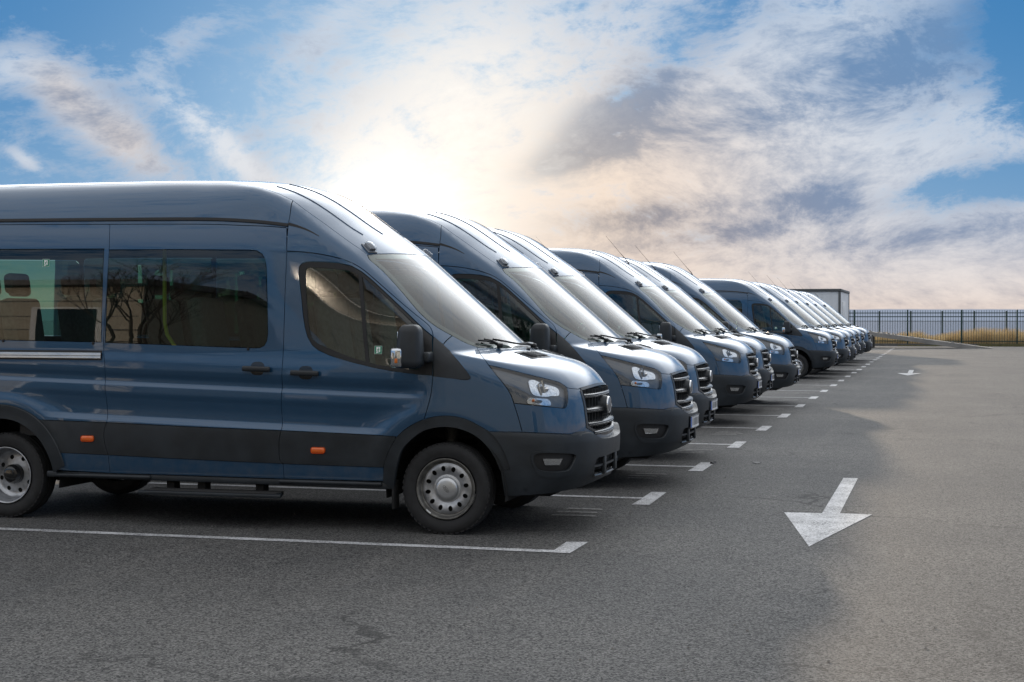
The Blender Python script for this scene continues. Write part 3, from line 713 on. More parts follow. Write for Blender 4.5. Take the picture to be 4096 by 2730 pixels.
def build_van():
    root = bpy.data.objects.new('van', None); col.objects.link(root); root.empty_display_size = .3
    S = {k: spl(v) for k, v in T.items()}
    rr = lambda k: S[k][::-1]
    sideX = lambda x0, x1, z: np.array([[x, -1., z] for x in np.linspace(x0, x1, 2)])
    # --- roof joint line continued to the rear
    rj_rear = np.array([lift(np.array([[x, th]]), 'roll', -1)[0] for x, th in zip(np.linspace(-1.331, -5.55, 40), -np.interp(np.linspace(-1.331, -5.55, 40), [-5.55, -2.2, -1.8, -1.331], [.40, .42, .455, .524]))])
    roofJ = np.vstack([rj_rear[::-1], S['roofJ'][1:]])
    W = T['roofJ'][-1]
    arcW = np.array([lift(to2d(np.array([[ -.697+.30*(1-(y/.78)**2)*.60, y, 2.13+.05*(1-(y/.78)**2)]]), 'roll'), 'roll', -1)[0] for y in np.linspace(-.78, .78, 30)])
    arcW[0] = W; arcW[-1] = mir(W)
    # snap the header line onto constant glass station
    roof_out = join(roofJ, arcW, mir(roofJ)[::-1], np.array([lift(np.array([[-5.55, t]]), 'roll', -1)[0] for t in np.linspace(.40, -.40, 12)]))
    roof = panel('roof', roof_out, 'roll', 'paint', root, grid=(.06, .05))
    for y0, y1, x1 in ((-.575, -.55, -.82), (-.32, -.26, -.76), (.32, .26, -.76), (.575, .55, -.82)):
        ln = []
        for x_ in np.linspace(-1.55, x1, 60):
            t = (x_+1.55)/(x1+1.55); ln.append(lift(np.array([[x_, math.atan2(y0+(y1-y0)*t, 1.35 if x_ < -1.6 else top_z(x_, y0)-ZR)]]), 'roll', -1)[0])
        wd = np.interp(np.linspace(0, 1, 60), [0, .3, .9, 1], [.002, .026, .026, .003])
        strip('roof_rib', np.array(ln), 'roll', wd, 'paint', roof, .006, depth=.006)
    # --- windscreen, with its printed black border and the cowl
    wsl = S['wsLow']
    cow = np.array([[.153+.24*(1-(y/.672)**2), y, 1.4] for y in np.linspace(-.672, .672, 40)])
    cow = np.array([lift(to2d(c[None], 'roll'), 'roll', -1)[0] for c in cow])
    cow[0] = wsl[-1]; cow[-1] = mir(wsl[-1])
    ws_out = join(S['wsSide'], wsl, cow, mir(wsl)[::-1], mir(S['wsSide'])[::-1], arcW[::-1])
    c_ = np.array([-.2, 0, 1.8])
    q_ = inset(to2d(ws_out, 'roll'), .055); 
    ins = lift(q_, 'roll', -1)
    # header band is deeper than the side borders
    screen = panel('windscreen', ws_out, 'roll', 'screen', root, grid=(.05, .05), gap=.004, depth=.008)
    band_in = loop(np.array([[-.47, -.70, 0], [-.47, 0, 0], [-.47, .70, 0]]), .05)
    panel('screen_border', ws_out, 'roll', 'frit', screen, holes=[ins], gap=.006, off=-.005, grid=(.06, .06), depth=0)
    # --- body side, both sides
    for s in (-1, 1):
        side = s
        Pn = lambda *a, **k: panel(*a, side=side, **k)
        # cab side with A pillar
        Pn('cab_side', join(S['DR0'], S['doorTop'], S['sailTop'], S['joint'], rr('wsSide'), rr('roofJ')), 'roll', 'paint', root, grid=(.04, .03))
        # roof side above the gutter
        gut_r = np.vstack([[[-5.55, -.89, 2.45]], S['gut']]); gut_r = lift(to2d(gut_r, 'side'), 'side')
        j0 = S['DR0'][:np.argmin(np.abs(S['DR0'][:, 2]-2.365))+1]
        Pn('roof_side', join(res(gut_r, .04), j0[::-1], rj_rear, res(np.array([rj_rear[-1], gut_r[0]]), .04)), 'roll', 'paint', root, grid=(.08, .03))
        dt_r = np.vstack([[[-5.55, -.9, 2.41]], S['dtop']]); dt_r = lift(to2d(dt_r, 'side'), 'side')
        Pn('gutter_strip', join(res(gut_r, .04), res(dt_r, .04)[::-1]), 'side', 'paint', root, gap=.006, off=-.010, grid=(.08, .012))
        strip('gutter', lift(to2d(res(gut_r, .06), 'side'), 'side'), 'side', .022, 'black', root, .004, side=side, depth=.012)
        strip('gutter_end', S['gutE'], 'side', np.interp(np.linspace(0, 1, len(S['gutE'])), [0, 1], [.024, .004]), 'black', root, .0015, side=side)
        # sliding door / middle panel
        dtB = res(np.array([p for p in dt_r if p[0] > -2.856]), .03); i0 = dt_r[np.argmin(np.abs(dt_r[:, 0]+2.857))]
        top = join([S['SD'][0]], dtB, [lift(np.array([[-1.3085, 2.334]]), 'side')[0]])
        DRfull = join([lift(np.array([[-1.3085, 2.334]]), 'side')[0]], S['DR'])
        w2 = loop(T['win2'], .02)
        name_mid = 'sliding_door' if s < 0 else 'side_panel'
        mid = Pn(name_mid, join(top, DRfull, rr('trimB'), rr('SD')), 'side', 'paint', root, holes=[w2], grid=(.06, .0085), shear=.03)
        g2 = Pn('window', w2, 'side', 'glass', mid, off=-.003, grid=(.06, .05), depth=.004, gap=.004)
        # rear quarter
        rear_x = -5.56
        arO = arc(-3.77, .354, .575, 52.9, 178, 60)
        arO = lift(to2d(arO, 'side'), 'side')
        q_out = join(S['SD'], rr('trimA'), arO, res(lift(np.array([[-4.345, .40], [-5.3, .42], [rear_x, .45], [rear_x, 2.41]]), 'side'), .03), dt_r[dt_r[:, 0] < -2.857])
        wA = lift(np.array([[-2.875, 2.187], [-2.875, 1.85], [-2.880, 1.440], [-3.8, 1.455], [-4.16, 1.460], [-4.19, 1.475], [-4.20, 1.51], [-4.20, 2.14], [-4.19, 2.18], [-4.16, 2.197], [-3.8, 2.195]]), 'side')
        wB = lift(np.array([[-4.28, 2.18], [-4.25, 2.15], [-4.25, 1.51], [-4.27, 1.47], [-4.31, 1.463], [-5.35, 1.478], [-5.39, 1.49], [-5.40, 1.53], [-5.40, 2.14], [-5.39, 2.18], [-5.35, 2.197]]), 'side')
        qp = Pn('rear_quarter', q_out, 'side', 'paint', root, holes=[loop(wA), loop(wB)], grid=(.06, .0095), shear=.03)
        Pn('window', loop(wA), 'side', 'glass', qp, off=-.003, grid=(.08, .06), depth=.004, gap=.004)
        Pn('window', loop(wB), 'side', 'glass', qp, off=-.003, grid=(.08, .06), depth=.004, gap=.004)
        pil = lift(np.array([[-2.882, 2.18], [-2.850, 2.18], [-2.858, 1.442], [-2.886, 1.445]]), 'side')
        Pn('window_seal', loop(pil, .03), 'side', 'black', root, gap=0, off=-.006, grid=(.03, .06), depth=.01)
        # front door
        door = Pn('front_door', join(S['DR'], S['trimC'], S['archB'], rr('doorFront'), rr('doorTop')), 'side', 'paint', root, holes=[loop(T['dwin'])], grid=(.03, .010), shear=.03)
        fr = Pn('window_frame', loop(T['dwin'], .02), 'side', 'black', door, holes=[loop(T['dglass']), loop(T['qglass'])], off=-.004, gap=.002, holegap=.001, grid=(.05, .05), depth=.012)
        Pn('window', loop(T['dglass'], .02), 'side', 'door_glass', fr, off=-.012, gap=-.002, grid=(.06, .05), depth=0)
        Pn('quarter_window', loop(T['qglass'], .02), 'side', 'door_glass', fr, off=-.012, gap=-.002, grid=(.06, .05), depth=0)
        Pn('sail_panel', loop(T['sail'], .02), 'side', 'plastic', root, off=.002, gap=-.001, grid=(.03, .03), depth=.01)
        # front wing
        wing_top = join(S['sailTop'][-1:], S['joint'], S['wsLow'], S['hoodA'])
        sl = loop(T['sail'], .02)
        sail_edge = S['sail'][3:]  # from the joint round the point to the door line
        sail_edge = spl(T['sail'][1:])
        wing = Pn('front_wing', join(S['doorFront'][np.argmin(np.abs(S['doorFront'][:, 2]-1.196)):], S['archC'], S['bumA'], rr('fasW'), rr('hlRear'), rr('hoodA'), rr('wsLow'), rr('joint'), sail_edge), 'nose', 'paint', root, grid=(.022, .022), gap=.003)
        # plastic cladding, sill paint and rocker
        cl = []
        arF = S['archA']
        tr = arO[:1]
        a_tb = lift(np.array([[-3.268, .551]]), 'side'); 
        arc2 = lift(to2d(arc(-3.77, .354, .575, 24, 52.9, 20), 'side'), 'side')
        Pn('cladding', join(S['trimA'], S['SDt'], rr('tbA'), arc2[1:]), 'side', 'plastic', qp, off=.007, grid=(.08, .03), gap=.0025)
        Pn('cladding', join(S['trimB'], S['DRt'], rr('tbB'), rr('SDt')), 'side', 'plastic', mid, off=.007, grid=(.08, .03), gap=.0025)
        Pn('cladding', join(S['trimC'], arF[::-1][arF[::-1][:, 2] > .50], rr('tbC'), rr('DRt')), 'side', 'plastic', door, off=.007, grid=(.06, .03), gap=.0025)
        Pn('sill_panel', join(S['tbA'], S['SDs'], rr('sbA')), 'side', 'paint', qp, grid=(.08, .02), gap=.0025)
        Pn('sill_panel', join(S['tbB'], S['DRs'], rr('sbB'), rr('SDs')), 'side', 'paint', mid, grid=(.08, .02), gap=.0025)
        Pn('sill_panel', join(S['tbC'], S['sbC'][::-1], rr('DRs')), 'side', 'paint', door, grid=(.08, .02), gap=.0025)
        bm = bmesh.new()
        rbox(bm, (-1.90, s*.955, .364), (2.98, .06, .050), .012, 2, Matrix.Rotation(R(.35), 3, 'Y'))
        bm_obj('rocker', bm, 'plastic', root, smooth=True, angle=40)
        for xa, xb in ((-3.30, -2.45), (-1.35, -.50)):
            bm = bmesh.new(); rbox(bm, ((xa+xb)/2, s*.985, .368), (xb-xa, .04, .036), .016, 3); bm_obj('rocker_pad', bm, 'plastic', root, smooth=True, angle=40)
        # arch trims
        aI = lift(to2d(spl(T['archIn']), 'side'), 'side')
        aO = join(S['archA'], S['archB'], S['archC'])
        aD = S['archD']
        ring = join(aO, aD, [aI[-1]], aI[::-1])
        Pn('wheel_arch', loop(ring, .03), 'side', 'plastic', root, off=.016, gap=.002, grid=(.03, .03), depth=.05)
        rI = lift(to2d(arc(-3.77, .354, .462, 4, 178, 60), 'side'), 'side'); rO = lift(to2d(arc(-3.77, .354, .575, 9, 178, 60), 'side'), 'side')
        Pn('wheel_arch', join(rO, rI[::-1]), 'side', 'plastic', root, off=.018, gap=.002, grid=(.03, .03), depth=.05)
        for cx, rad in ((0., .475), (-3.77, .50)):
            bm = bmesh.new(); n = 20; a0 = -10
            P0 = [(cx+rad*math.cos(R(a)), .345+rad*math.sin(R(a))) for a in np.linspace(a0, 190, n)]
            va = [bm.verts.new((px_, s*.985, pz_)) for px_, pz_ in P0]; vb = [bm.verts.new((px_, s*.45, pz_)) for px_, pz_ in P0]
            for i in range(n-1): bm.faces.new((va[i], va[i+1], vb[i+1], vb[i]))
            bm.faces.new(vb); bm_obj('arch_liner', bm, 'under', root, smooth=False)
        # rear corner below the quarter
        box('rear_sill', (-4.95, s*.93, .44), (1.15, .14, .14), 'plastic', root, .03)
        # markers
        for hname, xm, zm, par in ((0, -1.005, .620, door), (1, -2.984, .670, qp)):
            p = at_side(xm, zm, 'up', s); n = .012
            bm = bmesh.new(); rbox(bm, (p.x, p.y+s*.012, p.z), (.116, .022, .050), .018, 4); bm_obj('side_marker', bm, 'orange', par, smooth=True, angle=50)
        # handles
        for kx, par in (('handle1', door), ('handle2', mid)):
            if par is mid and s > 0: continue
            a, b = T[kx]; xm, zm = (a[0]+b[0])/2, (a[2]+b[2])/2
            p = at_side(xm, zm, 'up', s)
            bm = bmesh.new(); rbox(bm, (p.x, p.y+s*.028, p.z), (.235, .028, .042), .013, 3, Matrix.Rotation(R(1.5), 3, 'Y'))
            hd = bm_obj('door_handle', bm, 'plastic', par, smooth=True, angle=50)
            t = np.linspace(0, 2*math.pi, 28, endpoint=False)
            cup = np.stack([xm+.058*np.sign(np.cos(t))*np.abs(np.cos(t))**.7, t*0, zm+.003+.052*np.sign(np.sin(t))*np.abs(np.sin(t))**.75], 1)
            Pn('handle_recess', lift(to2d(cup, 'side'), 'side'), 'side', 'gloss_black', hd, off=.0015, gap=0, grid=(.02, .02), depth=.003)
        # headlamp
        hl = join(S['hoodB1'], S['hlFront'], S['hlBot'], S['hlRear'][::-1])
        lamp = Pn('headlight', hl, 'nose', 'lens', root, grid=(.03, .03), gap=.004, depth=.02, off=.001)
        Pn('lamp_housing', hl, 'nose', 'lamp_shell', lamp, grid=(.03, .03), gap=.006, off=-.035, depth=0)
        def bowl(poly):
            q2 = to2d(poly, 'nose'); c0 = q2.mean(0); r0 = np.abs(q2-c0).max(0)
            return lambda v: -.016-.022*np.clip(1-(((v-c0)/r0)**2).sum(1), 0, 1)
        rp = loop(T['refl'], .008, True); Pn('main_reflector', rp, 'nose', 'reflector', lamp, gap=0, grid=(.008, .008), offfn=bowl(rp), depth=.010)
        ip = loop(T['indic'], .008, True); Pn('indicator_reflector', ip, 'nose', 'reflector', lamp, gap=0, grid=(.008, .008), offfn=bowl(ip), depth=.010)
        c = T['refl'].mean(0); c = flip(c, s); bm = bmesh.new(); bmesh.ops.create_uvsphere(bm, u_segments=16, v_segments=10, radius=.018)
        for v in bm.verts: v.co += Vector((c[0]+.01, c[1]-s*.012, c[2]-.005))
        bm_obj('bulb_shield', bm, 'chrome', lamp, smooth=True)
        c = flip(T['indic'].mean(0), s); bm = bmesh.new(); bmesh.ops.create_uvsphere(bm, u_segments=12, v_segments=8, radius=.012)
        for v in bm.verts: v.co += Vector((c[0]-.03, c[1]-s*.010, c[2]))
        bm_obj('indicator_bulb', bm, 'amber', lamp, smooth=True)
        for k in range(2):   # bright divider blades in the lamp
            a = T['refl'][3 if k else 8]*.35 + T['refl'][0 if k else 2]*.65; a = flip(a, s)
            box('lamp_blade', (a[0]+.03*k, a[1]-s*.02, a[2]-.03), (.012, .03, .09), 'chrome', lamp, rot=Matrix.Rotation(R(-18), 3, 'Y'))
        # fog lamp
        fs = Pn('fog_lamp', loop(T['fogS'], .012, True), 'nose', 'plastic', root, holes=[loop(T['fogO'], .012, True)], kind='bu', off=.008, gap=0, grid=(.02, .02), depth=.02)
        fo = T['fogO']; c0 = to2d(fo, 'nose').mean(0)
        Pn('fog_recess', loop(T['fogO'], .012, True), 'nose', 'black', fs, kind='bu', gap=-.002, grid=(.012, .012), depth=0, off=-.022)
        Pn('fog_reflector', loop(T['fogL'], .01), 'nose', 'chrome', fs, kind='bu', gap=0, grid=(.008, .008), depth=.012, off=-.008)
        Pn('fog_lens', loop(T['fogL'], .01), 'nose', 'lens', fs, kind='bu', gap=-.001, grid=(.02, .02), depth=.004, off=.002)
        # mirror
        Y0 = s*1.03
        bm = bmesh.new(); vs_ = rbox(bm, (-.222, s*1.165, 1.42), (.200, .185, .325), .055, 4)
        for v in vs_:
            t = (v.co.z-1.26)/.32; v.co.x = -.222 + (v.co.x+.222)*(1.08-.30*t) + .012*t; v.co.y = s*1.165 + (v.co.y-s*1.165)*(1.05-.22*t)
        mr = bm_obj('door_mirror', bm, 'plastic', root, smooth=True, angle=70)
        bm = bmesh.new(); rbox(bm, (-.125, s*1.07, 1.34), (.09, .13, .075), .015, 2); bm_obj('mirror_arm', bm, 'plastic', mr, smooth=True, angle=50)
        bm = bmesh.new(); rbox(bm, (-.293, s*1.222, 1.338), (.086, .085, .140), .018, 3); 
        il = bm_obj('mirror_indicator', bm, 'chrome', mr, smooth=True, angle=50)
        bm = bmesh.new(); rbox(bm, (-.2925, s*1.2225, 1.338), (.096, .093, .150), .020, 3); bm_obj('indicator_lens', bm, 'lens', il, smooth=True, angle=50)
        bm = bmesh.new(); rbox(bm, (-.290, s*1.267, 1.315), (.022, .010, .034), .004, 2); bm_obj('indicator_bulb', bm, 'amber', il, smooth=True)
        box('mirror_glass', (-.307, s*1.14, 1.47), (.006, .09, .12), 'chrome', mr, .002)
        # roof marker lamps
        p = Vector(flip(T['lampN'][0], s)); n = Vector(flip(normal(T['lampN'][:1])[0], s))
        rot = n.to_track_quat('Z', 'Y').to_matrix()
        bm = bmesh.new(); vs_ = rbox(bm, (0, 0, .022), (.085, .105, .050), .018, 3)
        for v in vs_: v.co.x *= 1 - 5*max(0, v.co.z-.01); v.co.y *= 1 - 4*max(0, v.co.z-.01); v.co = rot @ v.co + p
        rl = bm_obj('roof_lamp', bm, 'lens', root, smooth=True, angle=60)
        bm = bmesh.new(); rbox(bm, (0, 0, .004), (.092, .112, .012), .004, 2)
        for k in range(4): rbox(bm, (-.024+.016*k, 0, .016), (.006, .08, .03), 0)
        for v in bm.verts: v.co = rot @ v.co + p
        bm_obj('lamp_base', bm, 'satin_light', rl)
        wheel(root, 0., s*.868, .345, s, False)
        wheel(root, -3.77, s*.868, .350, s, True)
        # mud flap and rocker end
        box('mud_flap', (-.415, s*.93, .29), (.02, .12, .22), 'under', root, .004)
        box('mud_flap', (-4.33, s*.88, .33), (.02, .22, .40), 'under', root, .004)
        # window clips
        for xm, zm in ((-3.77, 1.448), (-2.95, 1.432), (-1.60, 1.392)):
            p = at_side(xm, zm, 'up', s); box('window_clip', (p.x, p.y+s*.004, p.z), (.018, .012, .022), 'black', root, .003)
        # exit stickers
        exit_sign(root, -3.393, 2.079, s); exit_sign(root, -.525, 1.390, s)
    # sliding door rail and step, right side only
    for zc, h_, mm, o_ in ((1.334, .078, 'black', .002), (1.342, .022, 'rail', .022), (1.318, .016, 'rail', .020)):
        ln = lift(np.array([[x, zc+.002*(-2.87-x)] for x in np.linspace(-5.3, -2.868, 40)]), 'side')
        strip('door_track', ln, 'side', h_, mm, root, o_, depth=.012)
    bm = bmesh.new(); vs_ = rbox(bm, (-1.90, -.98, .262), (1.22, .24, .028), .008, 2)
    for v in vs_:
        if v.co.y > -.98: v.co.x = -1.90 + (v.co.x+1.90)*.88
    st = bm_obj('side_step', bm, 'plastic', root, smooth=True, angle=40)
    for k in range(5): box('step_tread', (-1.90, -1.075+.04*k, .279), (1.12, .012, .008), 'black', st, .003)
    for x_ in (-2.32, -2.05, -1.55): box('step_bracket', (x_, -.86, .30), (.07, .10, .075), 'under', st, .006)
    # --- bonnet, front panel, bumper
    gl = [(.462, 1.095), (.468, .95), (.475, .80)]
    def fp(y, z, dx=0.): return np.array([f_up(z)-b_up(abs(y))+dx, y, z], float)
    fr_top = np.array([[f_up(z)-b_up(abs(y))-.02, y, z] for y, z in zip(np.linspace(-.462, .462, 40), 1.088+.022*(1-(np.linspace(-1, 1, 40))**2))])
    fr_top = lift(to2d(fr_top, 'nose'), 'nose'); 
    hB2 = S['hoodB2']; hB2 = join(hB2, [fr_top[0]])
    hood_out = join(S['hoodA'], S['hoodB1'], hB2, fr_top, mir(join(S['hoodA'], S['hoodB1'], hB2))[::-1], cow[::-1])
    hood = panel('hood', hood_out, 'nose', 'paint', root, grid=(.024, .024), gap=.0035)
    gr_side = np.array([fp(-y, z) for y, z in gl]); gr_side = lift(to2d(res(gr_side, .02), 'nose'), 'nose')
    gr_bot = np.array([fp(y, .80-.075*(1-abs(y/.475)**2.5)) for y in np.linspace(-.475, .475, 40)]); gr_bot = lift(to2d(gr_bot, 'nose'), 'nose')
    fas = join(hB2[::-1], S['hlFront'], S['hlBot'], S['fasW'], S['bumB'], lift(to2d(res(np.array([T['bumB'][-1], fp(-.55, .72), fp(-.40, .67), fp(0, .66), fp(.40, .67), fp(.55, .72), mir(T['bumB'][-1])]), .03), 'nose'), 'nose'),
               mir(join(hB2[::-1], S['hlFront'], S['hlBot'], S['fasW'], S['bumB']))[::-1], fr_top[::-1])
    g_loop = join(gr_side, gr_bot, mir(gr_side)[::-1], fr_top[::-1]*np.array([1, 1, 1])+np.array([0, 0, -.012]))
    front = panel('front_panel', fas, 'nose', 'paint', root, holes=[g_loop], grid=(.022, .022), gap=.003)
    # bumper
    yb = np.linspace(-1, 1, 41)
    bt_c = [(.66, .760), (.58, .768), (.52, .765), (.44, .735), (.38, .712), (.30, .700), (.15, .694), (0, .692)]
    top_c = np.array([[1.0, -y, z] for y, z in bt_c]); top_c[:, 0] = [f_bu(z)-b_bu(y) for y, z in bt_c]
    bA = lift(to2d(join(S['bumA'], S['bumB']), 'nose'), 'nose', kind='bu')
    top_c = lift(to2d(spl(top_c), 'nose'), 'nose', kind='bu')
    top_half = join(bA, top_c)
    bot_c = np.array([[.429, -.973, .491], [.440, -.96, .40], [.447, -.931, .298], [.58, -.90, .300], [.718, -.828, .310], [.83, -.73, .322], [.906, -.602, .333], [.97, -.42, .350], [1.003, -.252, .364], [1.02, 0, .372]])
    bot_c = lift(to2d(np.vstack([res(bot_c[:3], .02), spl(bot_c[3:])]), 'nose'), 'nose', kind='bu')
    half = join(top_half[::-1], S['archD'], bot_c)
    bump_out = join(half, mir(half)[::-1])
    lg = np.array([[1.0, y, z] for y, z in [(-.43, .445), (-.46, .50), (-.44, .548), (-.40, .560), (0, .565), (.40, .560), (.44, .548), (.46, .50), (.43, .445), (.36, .425), (0, .418), (-.36, .425)]])
    lg[:, 0] = [f_bu(z)-b_bu(abs(y)) for _, y, z in lg]
    lgl = lift(to2d(loop(lg, .02), 'nose'), 'nose', kind='bu')
    foO = loop(T['fogO'], .012, True)
    bump = panel('bumper', bump_out, 'nose', 'plastic', root, holes=[lgl, foO, mir(foO)[::-1]], kind='bu', grid=(.022, .022), gap=.003, depth=.02, holegap=0)
    full_top = join(top_half, mir(top_half)[::-1])
    k = len(full_top); n0 = normal(full_top, 'bu')
    inn = full_top.copy(); inn[:, 0] -= np.interp(np.abs(full_top[:, 1]), [0, .5, .62, .8, 1.0], [.14, .12, .05, .03, .02]); inn[:, 1] *= .985
    inn[:, 2] += np.interp(np.abs(full_top[:, 1]), [0, .4, .6, 1], [.012, .012, .004, .0])
    lip = full_top + np.array([.0, 0, -.002])
    V = np.vstack([lip, inn]); F = [(i, i+1, k+i+1, k+i) for i in range(k-1)]
    a, b, c = V[F[k//2][0]], V[F[k//2][1]], V[F[k//2][2]]
    if np.cross(b-a, c-a)[2] < 0: F = [f[::-1] for f in F]
    from_arrays('bumper_ledge', V, F, 'plastic', bump)
    # lower grille
    panel('lower_grille', lgl, 'nose', 'under', bump, kind='bu', gap=-.002, off=-.05, grid=(.03, .03), depth=0)
    def bar(name, prof, y0, y1, zc, m, parent, fn, n=40):
        V = []; F = []; kk = len(prof)
        for y in np.linspace(y0, y1, n):
            for dx, dz in prof: V.append((fn(zc, y)+dx, y, zc+dz))
        for i in range(n-1):
            for j in range(kk): F.append((i*kk+j, i*kk+(j+1) % kk, (i+1)*kk+(j+1) % kk, (i+1)*kk+j))
        F += [tuple(range(kk))[::-1], tuple((n-1)*kk+j for j in range(kk))]
        bm = bmesh.new(); vv = [bm.verts.new(v) for v in V]
        for f in F: bm.faces.new([vv[i] for i in f])
        bmesh.ops.recalc_face_normals(bm, faces=bm.faces)
        return bm_obj(name, bm, m, parent, smooth=True, angle=28)
    fb = lambda z, y: float(f_bu(z)-b_bu(abs(y)))
    fu = lambda z, y: float(f_up(z)-b_up(abs(y)))
    bar('grille_slat', [(-.05, .012), (-.012, .008), (-.012, -.008), (-.05, -.012)], -.43, .43, .492, 'plastic', bump, fb)
    for y in (-.20, .20): box('grille_post', (fb(.49, y)-.015, y, .49), (.03, .07, .15), 'plastic', bump, .008)
    bar('lower_lip', [(-.06, .004), (.012, .010), (.016, 0), (.010, -.008), (-.06, -.008)], -.42, .42, .418, 'satin', bump, fb)
    # main grille
    gb = panel('grille', g_loop, 'nose', 'under', root, gap=-.004, off=-.055, grid=(.03, .03), depth=0)
    rim_o = inset(to2d(g_loop, 'nose'), -.012); rim_i = inset(to2d(g_loop, 'nose'), .010)
    panel('grille_frame', lift(rim_o, 'nose'), 'nose', 'satin', gb, holes=[lift(rim_i, 'nose')], gap=.0, off=.006, grid=(.03, .03), depth=.03)
    prof = [(-.065, .034), (-.02, .026), (.004, .016), (.010, .010), (.004, .003), (.010, -.002), (.006, -.014), (-.02, -.020), (-.065, -.022)]
    for zc, hw in ((1.030, .452), (.918, .455), (.812, .458), (.742, .36)): bar('grille_slat', prof, -hw, hw, zc, 'satin', gb, fu)
    for i in range(13):
        y = -.42+.07*i; box('grille_fin', (fu(.92, y)-.045, y, .91), (.04, .008, .34), 'plastic', gb)
    bm = bmesh.new(); c = (fu(.945, 0), 0, .945)
    lathe(bm, [(.085, -.05), (.078, -.01), (.070, .022), (.064, .030)], 'x', c, 40); bmesh.ops.recalc_face_normals(bm, faces=bm.faces)
    em = bm_obj('emblem', bm, 'plastic', gb, smooth=True)
    bm = bmesh.new(); lathe(bm, [(.066, .026), (.068, .034), (.063, .040), (.057, .038)], 'x', c, 40); bmesh.ops.recalc_face_normals(bm, faces=bm.faces); bm_obj('emblem_ring', bm, 'chrome', em, smooth=True)
    bm = bmesh.new(); lathe(bm, [(.058, .037), (.040, .041), (.001, .043)], 'x', c, 40); bmesh.ops.recalc_face_normals(bm, faces=bm.faces); bm_obj('emblem_disc', bm, 'satin_light', em, smooth=True)
    # bonnet vents
    for s in (-1, 1):
        v4, f4 = flip(T['ventN'], s), flip(T['ventNf'], s)
        vf = panel('hood_vent', loop(T['ventNf'], .03), 'nose', 'plastic', hood, gap=0, off=.004, grid=(.03, .03), depth=.006, side=s)
        panel('vent_mesh', loop(T['ventN'], .03), 'nose', 'under', vf, gap=0, off=.0055, grid=(.03, .03), depth=.002, side=s)
        n_ = normal(T['ventN'].mean(0)[None])[0]
        for a, b, c_, d, cnt in ((0, 1, 3, 2, 4), (0, 3, 1, 2, 7)):
            for i in range(1, cnt):
                t = i/cnt; p0 = T['ventN'][a]*(1-t)+T['ventN'][b]*t; p1 = T['ventN'][c_]*(1-t)+T['ventN'][d]*t
                tube('vent_bar', [Vector(flip(p0+n_*.010, s)), Vector(flip(p1+n_*.010, s))], .0032, 'plastic', vf, 4)
        # washer jet
        p = lift(to2d(np.array([[.42, s*.12, 1.38]]), 'nose'), 'nose')[0]; box('washer_jet', (p[0], p[1], p[2]+.006), (.03, .035, .014), 'plastic', hood, .005)
    # wipers and cowl
    cowl_in = cow + np.array([-.02, 0, .004])
    V = np.vstack([cow + np.array([.006, 0, -.004]), cow + np.array([-.07, 0, .030])]); n = len(cow)
    from_arrays('cowl', V, [(i, i+1, n+i+1, n+i) for i in range(n-1)], 'plastic', root)
    for y0, y1, x1, z1 in ((-.50, -.63, .10, 1.49), (.16, -.43, .30, 1.41)):
        def scr(y, up): 
            xg = .153+.24*(1-(y/.672)**2)-up*.72
            p = lift(to2d(np.array([[xg, y, 1.42+up*.7]]), 'roll'), 'roll')[0]; nn = normal(p[None])[0]; return Vector(p+nn*.022)
        a = scr(y0, .0); b = scr((y0+y1)/2-.02, .06); 
        wp = tube('wiper', [a, (a+b)/2+Vector((0, 0, .01)), b], [.012, .009, .007], 'black', root, 6)
        bl = [scr(y, .035+.05*abs(y-y0)) for y in np.linspace(y0-.02, y0-.66 if y0 > 0 else y0-.14, 7)]
        tube('wiper_blade', bl, .008, 'black', wp, 6)
        bm = bmesh.new(); rbox(bm, a+Vector((.01, 0, -.005)), (.045, .05, .035), .012, 2); bm_obj('wiper_pivot', bm, 'black', wp, smooth=True)
    # number plate
    xp = fb(.60, 0)+.006
    pl = []
    bm = bmesh.new(); n = 12
    # gently bowed plate holder
    def bent(y0, y1, z0, z1, d, m, name, parent):
        ys = np.linspace(y0, y1, n); V = [(fb(.62, y)+d, y, z) for z in (z0, z1) for y in ys] + [(fb(.62, y)+d-.004, y, z) for z in (z0, z1) for y in ys]
        F = [(i, i+1, n+i+1, n+i) for i in range(n-1)] + [(2*n+i, i, i+1, 2*n+i+1)[::-1] for i in range(n-1)] + [(n+i, 3*n+i, 3*n+i+1, n+i+1)[::-1] for i in range(n-1)] + [(0, n, 3*n, 2*n), (n-1, 3*n-1, 4*n-1, 2*n-1)]
        return from_arrays(name, V, F, m, parent, smooth=False)
    plate = bent(-.28, .28, .545, .668, .010, 'gloss_black', 'number_plate', root)
    for z_ in (.552, .662): bar('plate_edge', [(0, .004), (.010, .002), (.010, -.002), (0, -.004)], -.27, .27, z_, 'chrome', plate, lambda z, y: fb(.62, y)+.010, 12)
    bent(-.262, .262, .557, .657, .013, 'white', 'plate_face', plate)
    bent(-.262, -.218, .557, .657, .0145, 'eu_blue', 'plate_band', plate)
    for y_ in (-.185, -.135, -.10, -.04, .0, .045, .105, .155, .205):
        bent(y_, y_+(.012 if int(y_*1000) % 2 else .02), .572, .642, .0145, 'ink', 'plate_character', plate)
    # --- underside, rear wall, cabin
    box('underbody', (-2.35, 0, .46), (5.6, .88, .18), 'under', root, .03)
    box('floor_pan', (-1.88, 0, .49), (2.75, 1.80, .14), 'under', root, .03)
    box('floor_pan', (-4.95, 0, .52), (1.15, 1.78, .14), 'under', root, .03)
    for s in (-1, 1): tube('suspension_strut', [(-.02, s*.72, .36), (-.05, s*.66, .84)], [.035, .05], 'dark_steel', root, 10)
    box('axle', (-3.77, 0, .35), (.10, 1.5, .10), 'under', root, .02)
    box('fuel_tank', (-2.6, .35, .34), (1.1, .7, .22), 'under', root, .06)
